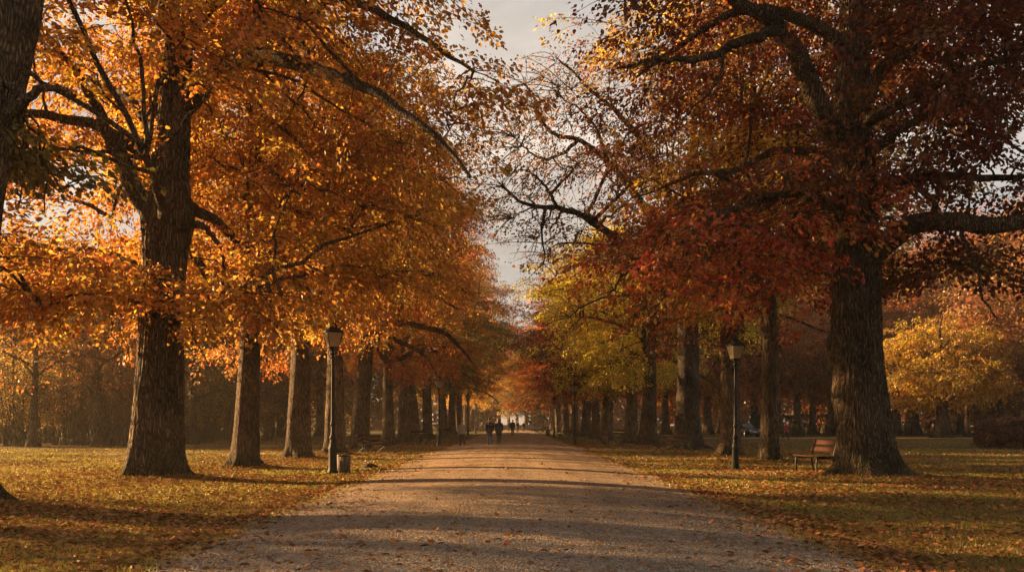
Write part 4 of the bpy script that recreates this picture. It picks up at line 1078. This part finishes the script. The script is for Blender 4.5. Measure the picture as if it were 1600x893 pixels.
# ------------------------------------------------------------------ car
def make_car(label, loc, rz):
    e = empty('parked_car', loc, rz); tag(e, label, 'car')
    def loft(secs, name, mat, parent):
        V = np.array([s for s in secs], float); n, k, _ = V.shape
        idx = np.arange(n * k).reshape(n, k)
        q = np.stack([idx[:-1], np.roll(idx[:-1], -1, 1), np.roll(idx[1:], -1, 1), idx[1:]], -1).reshape(-1, 4)
        mm = MB().add(V.reshape(-1, 3), q)
        for ring, rev in ((V[0], 1), (V[-1], 0)):
            c = ring.mean(0); vs = np.vstack([ring, c])
            mm.add(vs, t=[(k, (j + 1) % k, j) if rev else (k, j, (j + 1) % k) for j in range(k)])
        o = mm.obj(name, mat, parent, True)
        return o
    def sec(yy, w, zb, zt, n=20, p=4):
        th = np.linspace(0, 2 * math.pi, n, endpoint=False)
        c, s = np.cos(th), np.sin(th)
        return [(math.copysign(abs(a) ** (2 / p), a) * w, yy, (zb + zt) / 2 + math.copysign(abs(b) ** (2 / p), b) * (zt - zb) / 2) for a, b in zip(c, s)]
    body = [sec(-2.2, .72, .42, .80), sec(-2.12, .86, .30, .95), sec(-1.5, .9, .26, 1.02), sec(-.8, .91, .25, 1.08), sec(.8, .91, .25, 1.1), sec(1.8, .9, .27, 1.1), sec(2.15, .86, .32, 1.02), sec(2.22, .74, .45, .9)]
    b = loft(body, 'body', M['car_paint'], e)
    cab = [sec(-1.05, .78, 1.0, 1.08), sec(-.45, .74, 1.0, 1.58), sec(.4, .73, 1.0, 1.68), sec(1.5, .72, 1.0, 1.64), sec(1.95, .74, 1.0, 1.2)]
    loft(cab, 'cabin', M['car_paint'], e)
    MB().add([(-.62, -1.06, 1.10), (.62, -1.06, 1.10), (.56, -.52, 1.53), (-.56, -.52, 1.53)], [(0, 1, 2, 3)]).obj('windscreen', M['car_glass'], e)
    for sx in (-1, 1):
        for (a, c2) in ((-.6, .35), (.45, 1.45)):
            MB().add([(sx * .765, a, 1.12), (sx * .765, c2, 1.12), (sx * .742, c2 - .06, 1.52), (sx * .742, a + .18, 1.52)], [(0, 1, 2, 3)]).obj('side_window', M['car_glass'], e)
        MB().ell((sx * .62, -2.16, .76), (.15, .07, .08), 8, 12).obj('headlight', M['white_plastic'], e, True)
        for yy in (-1.35, 1.35):
            th = np.linspace(0, 2 * math.pi, 24, endpoint=False)
            Rm = np.array([[0, 0, sx], [1, 0, 0], [0, 1, 0]], float)
            t = MB().lathe([(.2, -.1), (.31, -.11), (.34, -.07), (.34, .07), (.31, .11), (.2, .1)], 24)
            tv = np.vstack(t.v) @ Rm.T + np.array([sx * .82, yy, .34]); t.v = [tv]
            w = t.obj('wheel', M['rubber'], e, True)
            t = MB().lathe([(0, .09), (.06, .1), (.07, .07), (.17, .085), (.215, .1), (.215, -.08), (0, -.08)], 20)
            tv = np.vstack(t.v) @ Rm.T + np.array([sx * .82, yy, .34]); t.v = [tv]
            t.obj('rim', M['chrome'], w, True)
    MB().box(-.45, .45, -2.235, -2.20, .55, .68).obj('grille', M['chrome'], e)
    MB().box(-.84, .84, -2.26, -2.14, .34, .48).obj('bumper', M['iron'], e)
    return e
Y = 112; make_car('dark car with bright headlights half hidden behind the trunk by the dim lamp', (rx(1163, Y), Y, 0.02), R(20))

# ------------------------------------------------------------------ people
def person(loc, rz, h, label, top, legs, head='hair', swing=.35, coat=.62, arms=.25, group=None, sleeves=True, hat=None):
    """walks towards +Y in local space"""
    S = h / 1.75
    def leg_pts(sx, a):
        hip = np.array([sx * .085, 0, .92])
        knee = hip + .44 * np.array([0, math.sin(a), -math.cos(a)])
        b = a - (.12 if a > 0 else .45)
        ank = knee + .42 * np.array([0, math.sin(b), -math.cos(b)])
        return hip, knee, ank
    L, Rr = leg_pts(-1, swing), leg_pts(1, -swing * .8)
    low = min(L[2][2], Rr[2][2]) - .075
    off = np.array([0, 0, -low])
    def arm_pts(sx, a):
        sh = np.array([sx * .185, 0, 1.42]); el = sh + .29 * np.array([sx * .18, math.sin(a), -math.cos(a)])
        wr = el + .25 * np.array([-sx * .05, math.sin(a + .35), -math.cos(a + .35)])
        return sh, el, wr
    A, Bm = arm_pts(-1, -arms), arm_pts(1, arms)
    body = MB()
    body.ell((0, .005, 1.635), (.074, .095, .112), 12, 16)
    body.ell((0, .098, 1.62), (.014, .022, .022), 6, 8)            # nose
    for sx in (-1, 1): body.ell((sx * .075, -.005, 1.63), (.012, .02, .032), 6, 8)
    body.tube([(0, -.01, 1.40), (0, 0, 1.58)], [.065, .055], 10)
    body.tube([(0, 0, .86), (0, 0, 1.05), (0, 0, 1.25), (0, 0, 1.40), (0, 0, 1.46)], [.13, .125, .14, .13, .07], 14)
    for sx, (sh, el, wr) in ((-1, A), (1, Bm)):
        body.tube([sh, el, wr], [.048, .04, .028], 8)
        dv = norm((wr - el)[None])[0]; side = np.array([0, 1, 0]); side = norm((side - dv * (side @ dv))[None])[0]; nn_ = np.cross(dv, side)
        body.tube([wr, wr + dv * .045, wr + dv * .09], [.028, .038, .034], 8)
        for q, (o_, ln_) in enumerate(((-.026, .07), (-.009, .082), (.009, .078), (.026, .06))):
            k0 = wr + dv * .085 + side * o_
            body.tube([k0, k0 + dv * ln_ * .5, k0 + dv * ln_ * .85 - nn_ * sx * .02], [.0105, .0095, .008], 6)
        k0 = wr + dv * .03 + side * .03
        body.tube([k0, k0 + dv * .04 + side * .025, k0 + dv * .075 + side * .028], [.013, .011, .009], 6)
    for hip, knee, ank in (L, Rr):
        body.tube([hip, (hip + knee) / 2, knee, (knee + ank) / 2, ank], [.085, .075, .052, .055, .036], 10)
    def fin(mb, name, mat, parent, vox, off=off):
        o = mb.obj(name, mat, parent, True)
        r_ = o.modifiers.new('Remesh', 'REMESH'); r_.mode = 'VOXEL'; r_.voxel_size = vox; r_.use_smooth_shade = True
        s_ = o.modifiers.new('Smooth', 'SMOOTH'); s_.iterations = 3; s_.factor = .4
        return o
    body.v = [v + off for v in body.v]
    p = fin(body, 'person', M['skin'], None, .009)
    p.location = loc; p.rotation_euler = (0, 0, rz); p.scale = (S,) * 3
    tag(p, label, 'person', group)
    j = MB()
    j.tube([(0, 0, coat + .2), (0, 0, .98), (0, 0, 1.2), (0, -.01, 1.36), (0, -.01, 1.45), (0, 0, 1.52)], [.185, .175, .185, .175, .12, .075], 16)
    j.ell((-.14, 0, 1.40), (.075, .075, .07)); j.ell((.14, 0, 1.40), (.075, .075, .07))
    j.tube([(-.07, 0, coat + .2), (-.07, 0, 1.35)], [.13, .11], 12); j.tube([(.07, 0, coat + .2), (.07, 0, 1.35)], [.13, .11], 12)
    for sh, el, wr in (A, Bm): j.tube([sh, el, wr], [.075, .066, .052], 10)
    j.v = [v + off for v in j.v]; fin(j, 'jacket', M[top], p, .014)
    t = MB(); t.tube([(0, 0, .82), (0, 0, 1.02)], [.15, .15], 14)
    for hip, knee, ank in (L, Rr):
        t.tube([hip, (hip + knee) / 2, knee, (knee + ank) / 2, ank], [.105, .095, .075, .072, .064], 12)
    t.v = [v + off for v in t.v]; fin(t, 'trousers', M[legs], p, .014)
    for hip, knee, ank in (L, Rr):
        s_ = MB(); s_.ell(ank + np.array([0, .06, -.03]), (.046, .135, .045), 8, 12); s_.tube([ank + [0, 0, -.02], ank + [0, 0, .06]], [.05, .052], 10)
        s_.v = [v + off for v in s_.v]; fin(s_, 'shoe', M['shoe'], p, .012)
    hm = MB()
    if hat:
        hm.ell((0, -.012, 1.695), (.09, .108, .085)); hm.tube([(0, -.005, 1.655), (0, -.005, 1.69)], [.093, .093], 14)
    else:
        hm.ell((0, -.022, 1.672), (.084, .098, .092))
        if head == 'long': hm.tube([(0, -.05, 1.66), (0, -.06, 1.55), (0, -.065, 1.46)], [.075, .075, .05], 10)
    hm.v = [v + off for v in hm.v]; fin(hm, 'hat' if hat else 'hair', M[hat] if hat else M['hair'], p, .01)
    return p
GC = 'people walking on the gravel path'
def ps(px, Y): 
    x = rx(px, Y); return (x, Y, gz(x, Y) + .012)
person(ps(765, 63), 0, 1.76, 'person in a bulky black jacket and blue jeans, the taller of the walking couple', 'black_cloth', 'denim', swing=.16, group=GC)
person(ps(779.5, 63.6), 0, 1.70, 'person in a black coat and dark jeans beside the taller one of the couple', 'black_cloth', 'dark_trousers', 'long', swing=.13, coat=.55, group=GC)
person(ps(722, 62), .3, 1.66, 'person in a beige jacket and blue hat at the path edge', 'beige_cloth', 'dark_trousers', swing=.22, hat='blue_knit', arms=.1, group=GC)
person(ps(801, 106), 0, 1.78, 'lone person in a dark grey coat farther down the middle of the path', 'grey_cloth', 'dark_trousers', swing=.12, coat=.45, group=GC)
person(ps(795.5, 168), 0, 1.72, 'tiny dark figure half hidden behind the lone grey coat', 'black_cloth', 'dark_trousers', group=GC)
person(ps(808.5, 150), math.pi, 1.78, 'tiny figure in a long dark coat just past the lone grey coat', 'grey_cloth', 'dark_trousers', coat=.4, group=GC)
person(ps(818, 158), math.pi, 1.7, 'tiny dark figure at the end of the path, closest to the red row', 'black_cloth', 'dark_trousers', group=GC)
person((rx(1228, 98), 98, .03), R(-80), 1.72, 'person in a red top and dark trousers walking on the far gravel road', 'red_cloth', 'dark_trousers', swing=.4)
person((rx(1558, 80), 80, .02), R(90), 1.75, 'person in a red jacket behind the clipped brown hedge', 'red_cloth', 'dark_trousers')
person((rx(1532, 82), 82, .02), R(90), 1.65, 'person in a pale blue jacket behind the clipped brown hedge', 'white_cloth', 'denim')

# pale low wall and far pavilion at the end of the avenue
m = MB().box(-9, 9, 226, 226.5, -.05, 1.1)
m.box(-9.1, 9.1, 225.9, 226.6, 1.1, 1.25)
tag(m.obj('low_wall', M['stone']), 'pale grey low stone wall closing the far end of the path', 'wall')

# ------------------------------------------------------------------ light, sky, air
sun = bpy.data.lights.new('sun', 'SUN'); sun.energy = 5.0; sun.angle = R(.8); sun.color = (1.0, .60, .26)
so = link(bpy.data.objects.new('sun', sun))
az, el = R(SUN_AZ), R(SUN_EL)
from mathutils import Vector
sd = Vector((math.sin(az) * math.cos(el), math.cos(az) * math.cos(el), math.sin(el)))
so.rotation_euler = sd.to_track_quat('Z', 'Y').to_euler(); so.location = sd * 100

w = bpy.data.worlds.new('World'); SC.world = w; w.use_nodes = True
nt = w.node_tree; nt.nodes.clear()
out = nt.nodes.new('ShaderNodeOutputWorld'); bg = nt.nodes.new('ShaderNodeBackground')
sky = nt.nodes.new('ShaderNodeTexSky'); sky.sky_type = 'NISHITA'; sky.sun_disc = False
sky.sun_elevation = el; sky.sun_rotation = az; sky.air_density = 1.0; sky.dust_density = 3.0; sky.altitude = 50
v = coords(nt, 'Generated', (1, 1, 2.6))
cl = noise(nt, v, 2.6, 7, .58, .35)
cov = ramp(nt, [(.2, (.7, .7, .7)), (.5, (1, 1, 1))]); nt.links.new(cl, cov.inputs[0])
cc = ramp(nt, [(.32, (.84, .79, .74)), (.5, (1.24, 1.14, 1.03)), (.68, (1.78, 1.62, 1.44))]); nt.links.new(noise(nt, v, 2.4, 7, .6, .5), cc.inputs[0])
tcw = nt.nodes.new('ShaderNodeTexCoord'); sx = nt.nodes.new('ShaderNodeSeparateXYZ'); nt.links.new(tcw.outputs['Generated'], sx.inputs[0])
gr = ramp(nt, [(0.0, (.95, .93, .9)), (.14, (1.25, 1.23, 1.2)), (.32, (1.65, 1.62, 1.6)), (.62, (.66, .66, .68)), (1.0, (.52, .52, .54))]); nt.links.new(sx.outputs['Z'], gr.inputs[0])
base = mixc(nt, cov.outputs[0], sky.outputs[0], cc.outputs[0])
nt.links.new(mixc(nt, 1.0, base, gr.outputs[0], 'MULTIPLY'), bg.inputs[0])
bg.inputs[1].default_value = .08
nt.links.new(bg.outputs[0], out.inputs[0])

HAZE = 0.00038
if HAZE:
    m, nt, out = newmat('haze')
    pv = nt.nodes.new('ShaderNodeVolumePrincipled'); pv.inputs['Density'].default_value = HAZE
    pv.inputs['Color'].default_value = (.92, .82, .68, 1); pv.inputs['Anisotropy'].default_value = .2
    nt.links.new(pv.outputs[0], out.inputs['Volume'])
    mb = MB().box(-440, 440, -40, 920, -2, 32)
    tag(mb.obj('haze', m), 'thin warm autumn haze in the air of the park', kind='stuff')

# ------------------------------------------------------------------ camera, render settings
cam = bpy.data.cameras.new('camera'); co = link(bpy.data.objects.new('camera', cam))
co.location = (0, 0, CAM_Z); co.rotation_euler = (R(90), 0, 0)
cam.sensor_width = 36; cam.lens = F / 1600 * 36; cam.shift_y = (HOR - 446.5) / 1600; cam.clip_end = 2000
SC.camera = co
SC.view_settings.view_transform = 'Standard'; SC.view_settings.look = 'None'
SC.view_settings.exposure = 2.2; SC.view_settings.gamma = 1
cy = SC.cycles
cy.max_bounces = 6; cy.diffuse_bounces = 3; cy.glossy_bounces = 2; cy.transmission_bounces = 4; cy.volume_bounces = 0; cy.transparent_max_bounces = 4
cy.use_denoising = True
try: cy.denoising_prefilter = 'NONE'
except Exception: pass
try: cy.denoiser = 'OPENIMAGEDENOISE'
except Exception: pass
cy.sample_clamp_indirect = 6
cy.use_adaptive_sampling = True; cy.adaptive_threshold = .02
